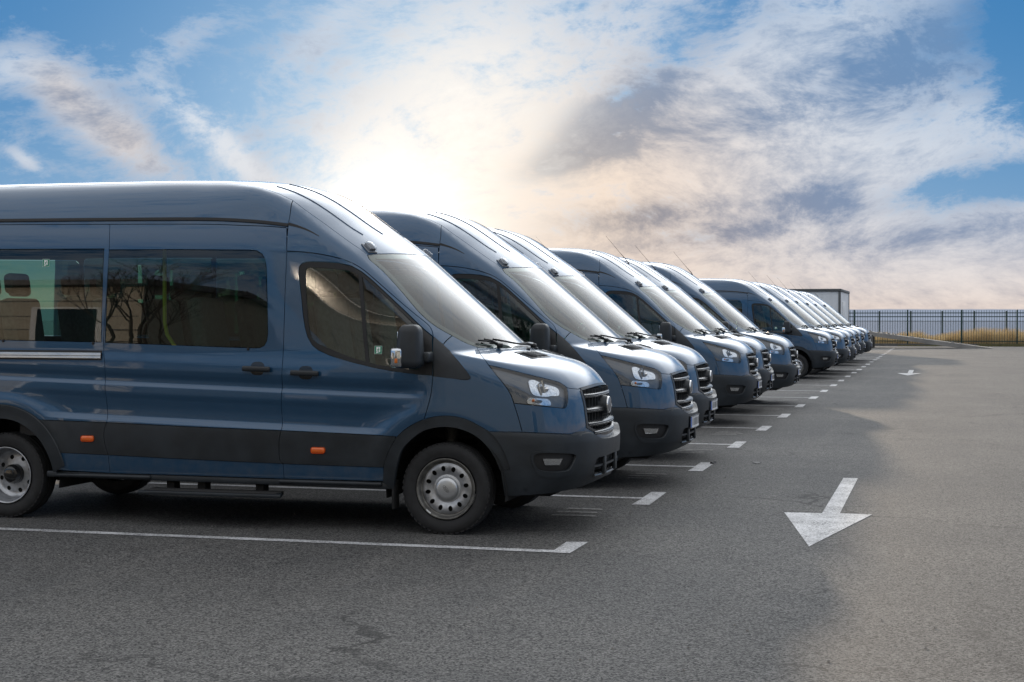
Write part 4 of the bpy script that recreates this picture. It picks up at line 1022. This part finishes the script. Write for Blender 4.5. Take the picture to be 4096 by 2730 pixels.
    box('engine_tray', (.25, 0, .36), (1.0, 1.1, .20), 'under', root, .06)
    box('rear_door', (-5.585, 0, 1.52), (.05, 1.72, 1.95), 'paint', root, .02)
    box('rear_bumper', (-5.62, 0, .52), (.16, 1.95, .20), 'plastic', root, .05)
    box('cabin_floor', (-1.88, 0, .66), (2.75, 1.86, .05), 'trim', root)
    box('cabin_floor', (-4.35, 0, .66), (2.15, .90, .05), 'trim', root)
    box('cabin_floor', (-.20, 0, .66), (.58, .90, .05), 'trim', root)
    bm = bmesh.new(); vs_ = rbox(bm, (.02, 0, 1.15), (.55, 1.70, .42), .10, 3); bm_obj('dashboard', bm, 'trim', root, smooth=True, angle=60)
    bm = bmesh.new()
    pts = [Vector((-.42, .42, 1.30)) + Matrix.Rotation(R(-62), 3, 'Y') @ Vector((0, .19*math.cos(t), .19*math.sin(t))) for t in np.linspace(0, 2*math.pi, 25)]
    pts = [Vector((-.38 - .19*.45*math.sin(t), .42+.19*math.cos(t), 1.32+.19*.89*math.sin(t))) for t in np.linspace(0, 2*math.pi, 25)]
    sweep(bm, pts, .014, 6, cap=False); bm_obj('steering_wheel', bm, 'seat', root, smooth=True)
    for x_, ys in ((-.80, (-.62, -.16, .48)), (-1.85, (-.68, .18, .66)), (-2.70, (-.68, .18, .66)), (-3.55, (-.68, .18, .66)), (-4.4, (-.68, .18, .66))):
        for y_ in ys: seat(root, x_, y_)
    box('luggage_rack', (-3.2, .72, 2.22), (3.6, .30, .06), 'trim', root, .02)
    tube('grab_rail', [(-2.52, -.62, 2.30), (-2.52, -.62, 1.60), (-2.50, -.62, 1.50), (-2.40, -.62, 1.36), (-2.34, -.62, 1.10)], .017, 'yellow', root)
    # aerial
    p = lift(np.array([[-1.02, .06]]), 'roll')[0]
    an = tube('aerial', [Vector(p), Vector(p)+Vector((-.025, .0, .045)), Vector(p)+Vector((-.16, .0, .20)), Vector(p)+Vector((-.38, .0, .46))], [.012, .008, .0032, .002], 'black', root, 6)
    return root

# ------------------------------------------------------------------ ground and markings
def tag(o, label=None, cat=None, group=None, kind=None):
    for k, v in (('label', label), ('category', cat), ('group', group), ('kind', kind)):
        if v: o[k] = v
    return o
def asphalt_mat():
    m, nt, b = mat('asphalt')
    g = nt.nodes.new('ShaderNodeNewGeometry'); o = X(nt, g.outputs['Position'])
    fine = voro(nt, o, 105.0, 'F1', 'Color'); fv = xyz(nt, fine)[0]
    grit = noise(nt, o, 240, 2, .7); mid = noise(nt, o, 26, 4, .65)
    big = noise(nt, o, .35, 6, .62); ox, oy, oz = xyz(nt, o)
    patch_ = noise(nt, vec(nt, ox, oy*.30, 0), .55, 5, .6)
    stain = noise(nt, o, 1.7, 6, .72).step(.55, .74)
    track = noise(nt, vec(nt, ox*2.2, oy*.12, 0), 1.3, 4, .6).step(.50, .72)
    base = mixc(nt, big.step(.3, .7), (.078, .0785, .0795), (.105, .1035, .101))
    base = mixc(nt, patch_.step(.45, .75) * .55, base, (.068, .0685, .069))
    base = mixc(nt, track * .45, base, (.120, .117, .113))
    v = (fv - .5) * 1.15 + (grit - .5) * 1.0 + (mid - .5) * .6
    c = mixc(nt, (v + .5).clamp(), (.20, .20, .21), (1.86, 1.83, 1.78))
    c = mixc(nt, 1.0, base, c, 'MULTIPLY')
    c = mixc(nt, stain * .26, c, (.030, .030, .030))
    drip = voro(nt, vec(nt, ox, oy, 0), .55, 'F1', 'Distance').step(.20, .06) * noise(nt, o, 7, 4, .7).step(.40, .62)
    c = mixc(nt, drip * .42, c, (.020, .020, .020))
    # tyre scuffs where vehicles swing round
    for cx_, cy_, r_, w_ in ((3.2, 8.6, 3.0, .09), (3.6, 8.9, 3.05, .10), (4.5, 24.0, 5.2, .10), (4.8, 24.2, 5.15, .12)):
        rr_ = ((ox - cx_) * (ox - cx_) + (oy - cy_) * (oy - cy_)) ** .5 - r_
        sc = ((rr_ * rr_) * (-1/(w_*w_))).exp() * noise(nt, o, 2.6, 4, .7).step(.42, .66)
        c = mixc(nt, sc * .42, c, (.026, .026, .027))
    # hairline cracks
    wv = nt.nodes.new('ShaderNodeVectorMath'); wv.operation = 'MULTIPLY_ADD'
    nt.links.new(noise(nt, o, 2.2, 4, .6, 0, 'Color').s, wv.inputs[0]); wv.inputs[1].default_value = (.9, .9, 0); nt.links.new(o.s, wv.inputs[2])
    ck = voro(nt, X(nt, wv.outputs[0]), .22, 'DISTANCE_TO_EDGE', 'Distance').step(.0065, .0015) * noise(nt, o, .5, 3).step(.50, .62)
    c = mixc(nt, ck * .65, c, (.015, .015, .015))
    chips = voro(nt, o, 34.0, 'F1', 'Distance').step(.10, .05) * noise(nt, o, 9, 2).step(.50, .62)
    c = mixc(nt, chips * .8, c, (.34, .33, .31))
    nt.links.new(c.s, b.inputs['Base Color'])
    nt.links.new((grit * .25 + .62).s, b.inputs['Roughness']); b.inputs['Specular IOR Level'].default_value = .14
    bp = nt.nodes.new('ShaderNodeBump'); bp.inputs['Strength'].default_value = .55; bp.inputs['Distance'].default_value = .004
    nt.links.new((fv * .6 + grit * .6 + mid * .4).s, bp.inputs['Height']); nt.links.new(bp.outputs[0], b.inputs['Normal'])
    return m
def line_mat():
    m, nt, b = mat('road_paint')
    g = nt.nodes.new('ShaderNodeNewGeometry'); o = X(nt, g.outputs['Position'])
    n = noise(nt, o, 60, 5, .7); n2 = noise(nt, o, 3, 5, .65); f = voro(nt, o, 105.0, 'F1', 'Color')
    wear = (n * .55 + n2 * .62 + xyz(nt, f)[0] * .34).step(.66, .96)
    tone = noise(nt, o, 1.1, 3).step(.3, .7)
    c = mixc(nt, tone, (.50, .50, .51), (.64, .64, .65))
    c = mixc(nt, wear * .9, c, (.085, .084, .083))
    nt.links.new(c.s, b.inputs['Base Color']); b.inputs['Roughness'].default_value = .7
    bp = nt.nodes.new('ShaderNodeBump'); bp.inputs['Strength'].default_value = .4; bp.inputs['Distance'].default_value = .003
    nt.links.new(n.s, bp.inputs['Height']); nt.links.new(bp.outputs[0], b.inputs['Normal'])
    return m
M['asphalt'] = asphalt_mat(); M['line'] = line_mat()
def faded_mat():
    m, nt, b = mat('faded_road_paint')
    g = nt.nodes.new('ShaderNodeNewGeometry'); o = X(nt, g.outputs['Position'])
    n = noise(nt, o, 30, 5, .7)
    c = mixc(nt, n.step(.40, .60), (.30, .295, .285), (.11, .107, .10))
    nt.links.new(c.s, b.inputs['Base Color']); b.inputs['Roughness'].default_value = .75
    return m
M['faded'] = faded_mat()
def sheet(name, pts, z, m, parent=None, ragged=0.):
    V = [(p[0], p[1], z) for p in pts]
    return from_arrays(name, V, [tuple(range(len(V)))], m, parent, smooth=False)
def field_mat():
    m, nt, b = mat('dry_field')
    g = nt.nodes.new('ShaderNodeNewGeometry'); o = X(nt, g.outputs['Position'])
    n = noise(nt, o, .6, 6, .65); n2 = noise(nt, o, 9, 5, .7)
    c = mixc(nt, (n * .6 + n2 * .4).step(.35, .65), (.20, .15, .085), (.34, .27, .155))
    nt.links.new(c.s, b.inputs['Base Color']); b.inputs['Roughness'].default_value = .95
    return m
M['field'] = field_mat()
terrain = tag(sheet('terrain', [(-2500, -2500), (2500, -2500), (2500, 112), (-2500, 112)], -.06, 'field'), kind='structure')
m_, nt_, b_ = mat('sea_water'); M['sea'] = m_
b_.inputs['Base Color'].default_value = (.15, .185, .25, 1); b_.inputs['Roughness'].default_value = .7; b_.inputs['IOR'].default_value = 1.05
tag(sheet('sea', [(-5000, 111), (5000, 111), (5000, 12000), (-5000, 12000)], -.9, 'sea'), kind='structure')
ground = tag(sheet('parking_lot', [(-70, -45), (60, -45), (60, 98.2), (-70, 98.2)], 0, 'asphalt'), kind='structure')
LX, LY, LS = -2.46, 10.50, 3.137       # end of the bay lines, first line, bay pitch
for k in range(26):
    y = LY + LS*k
    yk = y if k == 0 else y + .30 - .0
    if k == 16: end = LX - .02
    x0 = LX - 8.5
    w = .055
    yc = 10.515 if k == 0 else LY + LS*k + .245 - .02
    jig = random.uniform(-.02, .02)
    if k == 0: pts = [(x0, yc-w), (LX-.005, yc-w), (LX, 11.02), (LX-.155, 10.99), (LX-.145, yc+w), (x0, yc+w)]
    else:
        t0, t1 = yc-.50, yc+.54
        pts = [(x0, yc-w), (LX-.13, yc-w), (LX-.135, t0), (LX+.02, t0+.02), (LX+.01+jig, t1), (LX-.145, t1-.02), (LX-.14, yc+w), (x0, yc+w)]
    sheet('bay_line', pts, .004, 'line', ground)
# worn numbers painted at the head of the bays
for k in (0, 1, 2, 3, 5, 6, 7, 8, 9, 10, 13):
    yc = LY + LS*(k+.62)
    for j in range(3):
        a = LX - .62 + random.uniform(-.04, .02); b_ = a + random.uniform(.28, .42)
        sheet('worn_bay_mark', [(a, yc+.23*j), (b_, yc+.01+.23*j), (b_-.03, yc+.09+.23*j), (a+.01, yc+.08+.23*j)], .004, 'faded', ground)
def arrow(y0):
    sheet('direction_arrow', [(-.895, y0), (-.535, y0+1.99), (-.80, y0+1.99), (-.80, y0+4.98), (-.945, y0+4.96), (-.945, y0+1.96), (-1.255, y0+1.94)], .004, 'line', ground)
arrow(11.22); arrow(46.45)

# ------------------------------------------------------------------ vans
van0 = build_van()
def kids(o): return [c for c in bpy.data.objects if c.parent == o]
tree = {}
for o in bpy.data.objects:
    if o.parent: tree.setdefault(o.parent.name, []).append(o)
def copy_tree(o, parent=None, skip=()):
    c = o.copy(); col.objects.link(c); c.parent = parent
    for ch in tree.get(o.name, ()):
        if not ch.name.startswith(skip or '\0'): copy_tree(ch, c)
    return c
VANS = [  # x of the front axle, y of the centre line, label
    (-3.583, 12.10, 'dark blue van nearest the camera, full side in view, no number plate'),
    (-3.453, 15.48, 'second dark blue van, directly behind the nearest one, bright sun glow behind its roof'),
    (-3.683, 18.52, 'third dark blue van, last before the first empty parking bay'),
    (-3.813, 24.58, 'fourth dark blue van, door window and mirror showing past the first gap'),
    (-3.933, 27.66, 'fifth dark blue van, mostly hidden between the fourth and the sixth'),
    (-3.723, 30.63, 'sixth dark blue van, last before the wide gap, whole front grille showing'),
    (-3.813, 43.96, 'seventh dark blue van, first after the wide gap, front wheel and door window showing'),
    (-3.673, 47.38, 'eighth dark blue van, nose just beyond the seventh van'),
    (-3.640, 50.20, 'ninth dark blue van, tucked close behind the eighth'),
    (-3.813, 56.51, 'tenth dark blue van, third from the far end of the row'),
    (-3.813, 60.28, 'eleventh dark blue van, second from the far end of the row'),
    (-3.700, 63.50, 'last dark blue van at the far end, beside the concrete ramp'),
]
vans = [van0]
for v in VANS[1:]: vans.append(copy_tree(van0))
for i, (o, (x_, y_, lab)) in enumerate(zip(vans, VANS)):
    o.location = (x_, y_, 0); o.rotation_euler.z = R((0, .1, -.15, .1, .2, -.1, .15, 0, .2, -.1, .1, 0)[i])
    tag(o, lab, 'van', 'dark blue vans parked in a row')
    if i < 3:      # the three nearest vans: broken stubs, and none at all on the second
        for c in [q for q in bpy.data.objects if q.parent == o and q.name.startswith('aerial')]:
            if i == 1: bpy.data.objects.remove(c); continue
            me = c.data.copy(); p0 = np.array([v.co for v in me.vertices][:6]).mean(0)
            for v in me.vertices: v.co = Vector(p0) + (v.co-Vector(p0))*(.36 if i == 0 else .30)
            c.data = me
# the nearest van wears no plate
for o in list(tree[van0.name]):
    if o.name.startswith('number_plate'):
        for c in tree.get(o.name, []): bpy.data.objects.remove(c)
        bpy.data.objects.remove(o)

# ------------------------------------------------------------------ fence, ramp, cabin, grass
def weathered(name, color, rough=.7, amount=.3, scale=2.0):
    m, nt, b = mat(name)
    g = nt.nodes.new('ShaderNodeNewGeometry'); o = X(nt, g.outputs['Position'])
    n = noise(nt, o, scale, 7, .68); n2 = noise(nt, o, scale*14, 4, .6)
    c = mixc(nt, (n*.6+n2*.4).step(.3, .7), tuple(v*(1-amount) for v in color), tuple(v*(1+amount) for v in color))
    nt.links.new(c.s, b.inputs['Base Color']); b.inputs['Roughness'].default_value = rough
    return m
M['fence'] = weathered('green_fence', (.010, .042, .036), .5, .3, 3)
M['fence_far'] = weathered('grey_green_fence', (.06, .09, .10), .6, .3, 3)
M['concrete'] = weathered('concrete', (.25, .24, .225), .85, .3, 1.6)
M['concrete_dark'] = weathered('dark_concrete', (.10, .098, .095), .85, .3, 1.6)
M['cabin_wall'] = weathered('cabin_wall', (.74, .76, .78), .5, .06, .8)
M['cabin_frame'] = weathered('cabin_frame', (.085, .090, .092), .55, .2, 2)
M['frame_white'] = simple('white_frame', (.78, .78, .78), .4)
M['dark_glass'] = simple('dark_pane', (.02, .025, .025), .06, coat=.3)
def empty(name, loc=(0, 0, 0)):
    o = bpy.data.objects.new(name, None); col.objects.link(o); o.location = loc; o.empty_display_size = .3; return o
def share(name, me, loc, parent):
    o = bpy.data.objects.new(name, me); col.objects.link(o); o.location = loc; o.parent = parent; return o
FY = 99.0
fence = tag(empty('fence', (0, FY, 0)), 'tall green metal bar fence closing off the far end of the lot', 'fence')
ztop = 2.22
post = box('fence_post', (0, 0, 1.11), (.09, .08, 2.24), 'fence', fence, .01); post.location.x = -5.15
for i in range(-4, 8):
    if i == 0: continue
    share('fence_post', post.data, (-5.15+3.22*i, 0, 0), fence)
rail = box('fence_rail', (0, -.005, 0), (40, .05, .055), 'fence', fence); rail.location = (0, 0, 2.03)
for z_ in (1.80, .30, .11): share('fence_rail', rail.data, (0, 0, z_), fence)
pk = box('fence_bar', (0, -.035, 1.12), (.024, .018, 2.16), 'fence', fence); pk.location.x = -9.0
for i in range(1, 130): share('fence_bar', pk.data, (-9.0+.1505*i, 0, 0), fence)
plinth = tag(box('low_wall', (0, FY+.0, .02), (44, .34, .24), 'concrete_dark'), 'low dark concrete plinth under the green fence', 'wall')
fence2 = tag(empty('wire_fence', (0, FY+9, 0)), 'older faded fence with a single wire behind the green one', 'fence')
p2 = box('fence_post', (0, 0, 1.05), (.12, .10, 2.3), 'fence_far', fence2); p2.location.x = -6.0
for i in range(1, 8): share('fence_post', p2.data, (-6.0+2.05*i, 0, 0), fence2)
tube('fence_wire', [(-9, -.06, 1.52), (12, -.06, 1.50)], .018, 'fence_far', fence2, 5)

ramp = empty('ramp', (0, 91.9, 0))
extrude_poly('ramp_slab', [(-8.0, -1.1, 1.10), (-3.9, -1.1, .94), (2.85, -1.1, .02), (2.2, -1.1, .0), (1.2, -1.1, .0), (-3.9, -1.1, .70), (-8.0, -1.1, .86)], (0, 2.2, 0), 'concrete', ramp)
for x_ in (-3.85, -6.5): box('ramp_leg', (x_, -.95, .36), (.36, .30, .76), 'concrete_dark', ramp, .01)
for x_ in (-3.85, -6.5): box('ramp_leg', (x_, .95, .36), (.36, .30, .76), 'concrete_dark', ramp, .01)
for i in range(26):
    x_ = -4+6.0*random.random(); zz = np.interp(x_, [-8, -3.9, 2.85], [1.10, .94, .02])
    box('ramp_rubble', (x_, -1.0+random.random()*1.2, zz+.02), (.06+.10*random.random(), .06, .04+.05*random.random()), 'concrete', ramp, .01, rot=Matrix.Rotation(random.random(), 3, 'Y'))
tag(ramp, 'sloping grey concrete loading ramp on stubby legs in front of the fence', 'ramp')

# portable cabin
CX, CYY, CH = -1.0, 76.0, 3.04
def px2x(px, Y): return Y*math.tan(math.atan((px-2048)/6215) - R(15.4))
cR = px2x(3378, 76.0); cC = px2x(3364, 74.0)
cabin = empty('portable_cabin', (cC, 74.0, 0))
LW = 6.2
box('cabin_wall', (-LW/2-.05, 3.6, 1.52), (LW, 7.1, 2.84), 'cabin_wall', cabin)
for i in range(14):
    box('wall_rib', (-.45-.43*i, .045, 1.50), (.022, .03, 2.72), 'cabin_wall', cabin)
box('cabin_roof', (-LW/2-.05, 3.6, 3.0), (LW+.10, 7.26, .13), 'cabin_frame', cabin, .02)
for x_ in (-.07, -LW-.03):
    for y_ in (.05, 7.14): box('corner_post', (x_, y_, 1.48), (.11, .11, 2.92), 'cabin_frame', cabin, .02)
box('cabin_sill', (-LW/2-.05, 3.6, .07), (LW+.06, 7.2, .12), 'cabin_frame', cabin, .01)
cw = box('cabin_window', (-1.36, .035, 2.02), (.86, .06, .92), 'frame_white', cabin, .01)
box('window_pane', (-1.36, -.004, 2.02), (.70, .03, .76), 'dark_glass', cw)
cd_ = box('cabin_door', (-.028, 2.6, 1.38), (.05, 1.9, 2.2), 'frame_white', cabin, .01)
for k in range(3): box('door_panel', (.0, 2.0+.6*k, 1.5), (.02, .30, 1.6), 'cabin_wall', cd_, .005)
tag(cabin, 'pale grey portable cabin with dark roof edge behind the last vans', 'cabin')

# dry grass beyond the fence
def grass_mat():
    m, nt, b = mat('dry_grass')
    g = nt.nodes.new('ShaderNodeNewGeometry'); o = X(nt, g.outputs['Position'])
    n = noise(nt, o, 1.1, 4, .6); n2 = noise(nt, o, 14, 3)
    c = mixc(nt, (n*.55+n2*.45).step(.32, .68), (.30, .20, .09), (.56, .45, .26))
    nt.links.new(c.s, b.inputs['Base Color']); b.inputs['Roughness'].default_value = .8
    b.inputs['Transmission Weight'].default_value = 0
    tr = nt.nodes.new('ShaderNodeBsdfTranslucent'); nt.links.new(c.s, tr.inputs[0])
    mx = nt.nodes.new('ShaderNodeMixShader'); mx.inputs[0].default_value = .45
    out = [q for q in nt.nodes if q.type == 'OUTPUT_MATERIAL'][0]
    nt.links.new(b.outputs[0], mx.inputs[1]); nt.links.new(tr.outputs[0], mx.inputs[2]); nt.links.new(mx.outputs[0], out.inputs[0])
    return m
M['grass'] = grass_mat()
def grass(name, n, x0, x1, y0, y1, hfun, w=.02, m='grass'):
    V, F = [], []
    for i in range(n):
        x_ = rng.uniform(x0, x1); y_ = rng.uniform(y0, y1); h_ = hfun(x_, y_)*rng.uniform(.5, 1.15)
        if h_ < .05: continue
        a = rng.uniform(0, 6.283); ln = rng.uniform(.1, .55)*h_; dx, dy = math.cos(a)*ln + .18*h_, math.sin(a)*ln*.6
        b_ = rng.uniform(0, 6.283); wx, wy = math.cos(b_)*w, math.sin(b_)*w; k = len(V)
        V += [(x_-wx, y_-wy, -.06), (x_+wx, y_+wy, -.06), (x_+dx*.4+wx*.7, y_+dy*.4+wy*.7, h_*.6), (x_+dx*.4-wx*.7, y_+dy*.4-wy*.7, h_*.6), (x_+dx, y_+dy, h_)]
        F += [(k, k+1, k+2, k+3), (k+3, k+2, k+4)]
    return from_arrays(name, V, F, m, smooth=False)
_hn = [(rng.uniform(-12, 14), rng.uniform(.6, 1.8), rng.uniform(.2, .75)) for _ in range(26)]
def hgrass(x_, y_):
    return .36 + .70*max((a*math.exp(-((x_-c)/r_)**2) for c, r_, a in _hn), default=0) + .28*math.exp(-((x_-3.0)/3.2)**2)
tag(grass('dry_grass', 26000, -14, 15, 99.9, 106.5, hgrass, .016), 'tall golden dry grass growing behind the green fence', 'grass', kind='stuff')
M['weeds'] = weathered('low_weeds', (.16, .15, .06), .9, .4, 5)
tag(grass('low_weeds', 4000, -2.5, 12, 98.3, 98.9, lambda x_, y_: .08+.18*(x_ > 2.2)*rng.random(), .012, 'weeds'), 'low weeds along the foot of the fence', 'weeds', kind='stuff')
# loose grit swept about the bays
V, F = [], []
for i in range(520):
    x_ = rng.uniform(-8.5, 3.0); y_ = 7.0 + 30*rng.random()**1.6; r_ = rng.uniform(.003, .009); k = len(V)
    a_ = rng.uniform(0, 6.28)
    V += [(x_+r_*1.3*math.cos(a_+t), y_+r_*math.sin(a_+t), .003) for t in (0, 1.5, 3.1, 4.6)] + [(x_, y_, .003+r_*1.1)]
    F += [(k, k+1, k+4), (k+1, k+2, k+4), (k+2, k+3, k+4), (k+3, k, k+4)]
M['grit'] = weathered('grit', (.20, .19, .175), .9, .5, 30)
tag(from_arrays('loose_grit', V, F, 'grit', smooth=False), 'tiny stones scattered over the asphalt', 'grit', kind='stuff')
# litter on the asphalt
for j, (x_, y_, a, lab) in enumerate(((-1.98, 17.55, .3, 'curled brown leaf lying on the asphalt nearest the white arrow'), (-2.45, 17.4, 1.2, 'small dark leaf lying beside a bay line end'), (-1.92, 30.4, .0, 'flat dark scrap lying on the asphalt far along the lane'))):
    V = [(0.05*math.cos(t)*(1 if j else 1.2), .03*math.sin(t), .010+.012*math.cos(2*t)) for t in np.linspace(0, 2*math.pi, 14, endpoint=False)]
    o = extrude_poly('fallen_leaf', V, (0, 0, .003), 'ink'); o.location = (x_, y_, .002); o.rotation_euler.z = a
    tag(o, lab, 'leaf')

# ------------------------------------------------------------------ what stands behind the camera and shows in the vans' glass and paint
M['cream'] = weathered('cream_siding', (.52, .46, .36), .6, .06, 1)
M['roofing'] = weathered('grey_roofing', (.16, .15, .15), .7, .2, 1)
M['hall'] = weathered('grey_hall', (.235, .235, .215), .7, .08, 1)
M['bark'] = weathered('bark', (.07, .055, .045), .9, .3, 6)
def house(name, x0, x1, y, h_, d_, wall, doors, lab, wins=()):
    o = empty(name, ((x0+x1)/2, y, 0)); L_ = x1-x0
    box('wall', (0, -d_/2, h_/2), (L_, d_, h_), wall, o)
    box('roof', (0, -d_/2+.1, h_+.12), (L_+.5, d_+.6, .24), 'roofing', o)
    n = int(h_/.55)
    for i in range(1, n): box('siding_joint', (0, .01, h_*i/n), (L_-.1, .03, .03), 'roofing', o)
    for dx, w_, hh in doors:
        f = box('door', (dx, .03, hh/2), (w_+.3, .08, hh+.15), 'frame_white', o); box('door_leaf', (dx, .08, hh/2), (w_, .04, hh), 'dark_glass', f)
    for dx, z_, w_, hh in wins:
        f = box('window', (dx, .03, z_), (w_+.14, .08, hh+.14), 'frame_white', o); box('pane', (dx, .08, z_), (w_, .04, hh), 'dark_glass', f)
    return tag(o, lab, 'building')
house('building', -30, -15.0, -5, 4.2, 7, 'cream', ((5.9, 1.3, 3.3),), 'low cream sided building with a dark door, mirrored in the nearest van windows', ((2.0, 2.6, 1.4, 1.3), (-3, 2.6, 1.4, 1.3)))
house('hall', -15.5, 30, -16, 9.5, 14, 'hall', ((-19.5, 2.4, 4.2), (12, 3.0, 4.2)), 'long grey brown hall with dark glazing, mirrored in the van door glass', tuple((-20+3.1*i, 7.6, 2.6, 1.2) for i in range(13)))
def bare_tree(x_, y_, h_, seed, lab):
    r_ = random.Random(seed); o = empty('bare_tree', (x_, y_, 0)); bmT = bmesh.new(); bmB = bmesh.new()
    def grow(bm, p, d, L_, rad, lv):
        q = p + d*L_; mid = (p+q)/2 + Vector((r_.uniform(-1, 1), r_.uniform(-1, 1), 0))*L_*.06
        sweep(bm, [p, mid, q], [rad, rad*.85, rad*.7], 5 if lv < 2 else 3, cap=False)
        if lv < 6:
            for k in range(3 if lv else 5):
                nd = (d + Vector((r_.uniform(-1, 1), r_.uniform(-1, 1), r_.uniform(-.1, .9)))*.62).normalized()
                grow(bmB, q if k < 2 else mid.lerp(q, .5), nd, L_*r_.uniform(.55, .8), rad*.58, lv+1)
    grow(bmT, Vector((0, 0, 0)), Vector((0, 0, 1)), h_*.22, h_*.010, 0)
    bm_obj('trunk', bmT, 'bark', o, smooth=True); bm_obj('crown', bmB, 'bark', o, smooth=True)
    return tag(o, lab, 'tree')
bare_tree(-14.2, -3.5, 8.0, 3, 'large leafless tree mirrored in the middle window of the nearest van')
bare_tree(-9.6, -8.0, 8.5, 5, 'leafless tree in front of the hall, mirrored in the van doors')
for o in bpy.data.objects:
    if o.type == 'MESH' and o.parent is None and 'kind' not in o and 'label' not in o: print('UNTAGGED', o.name)
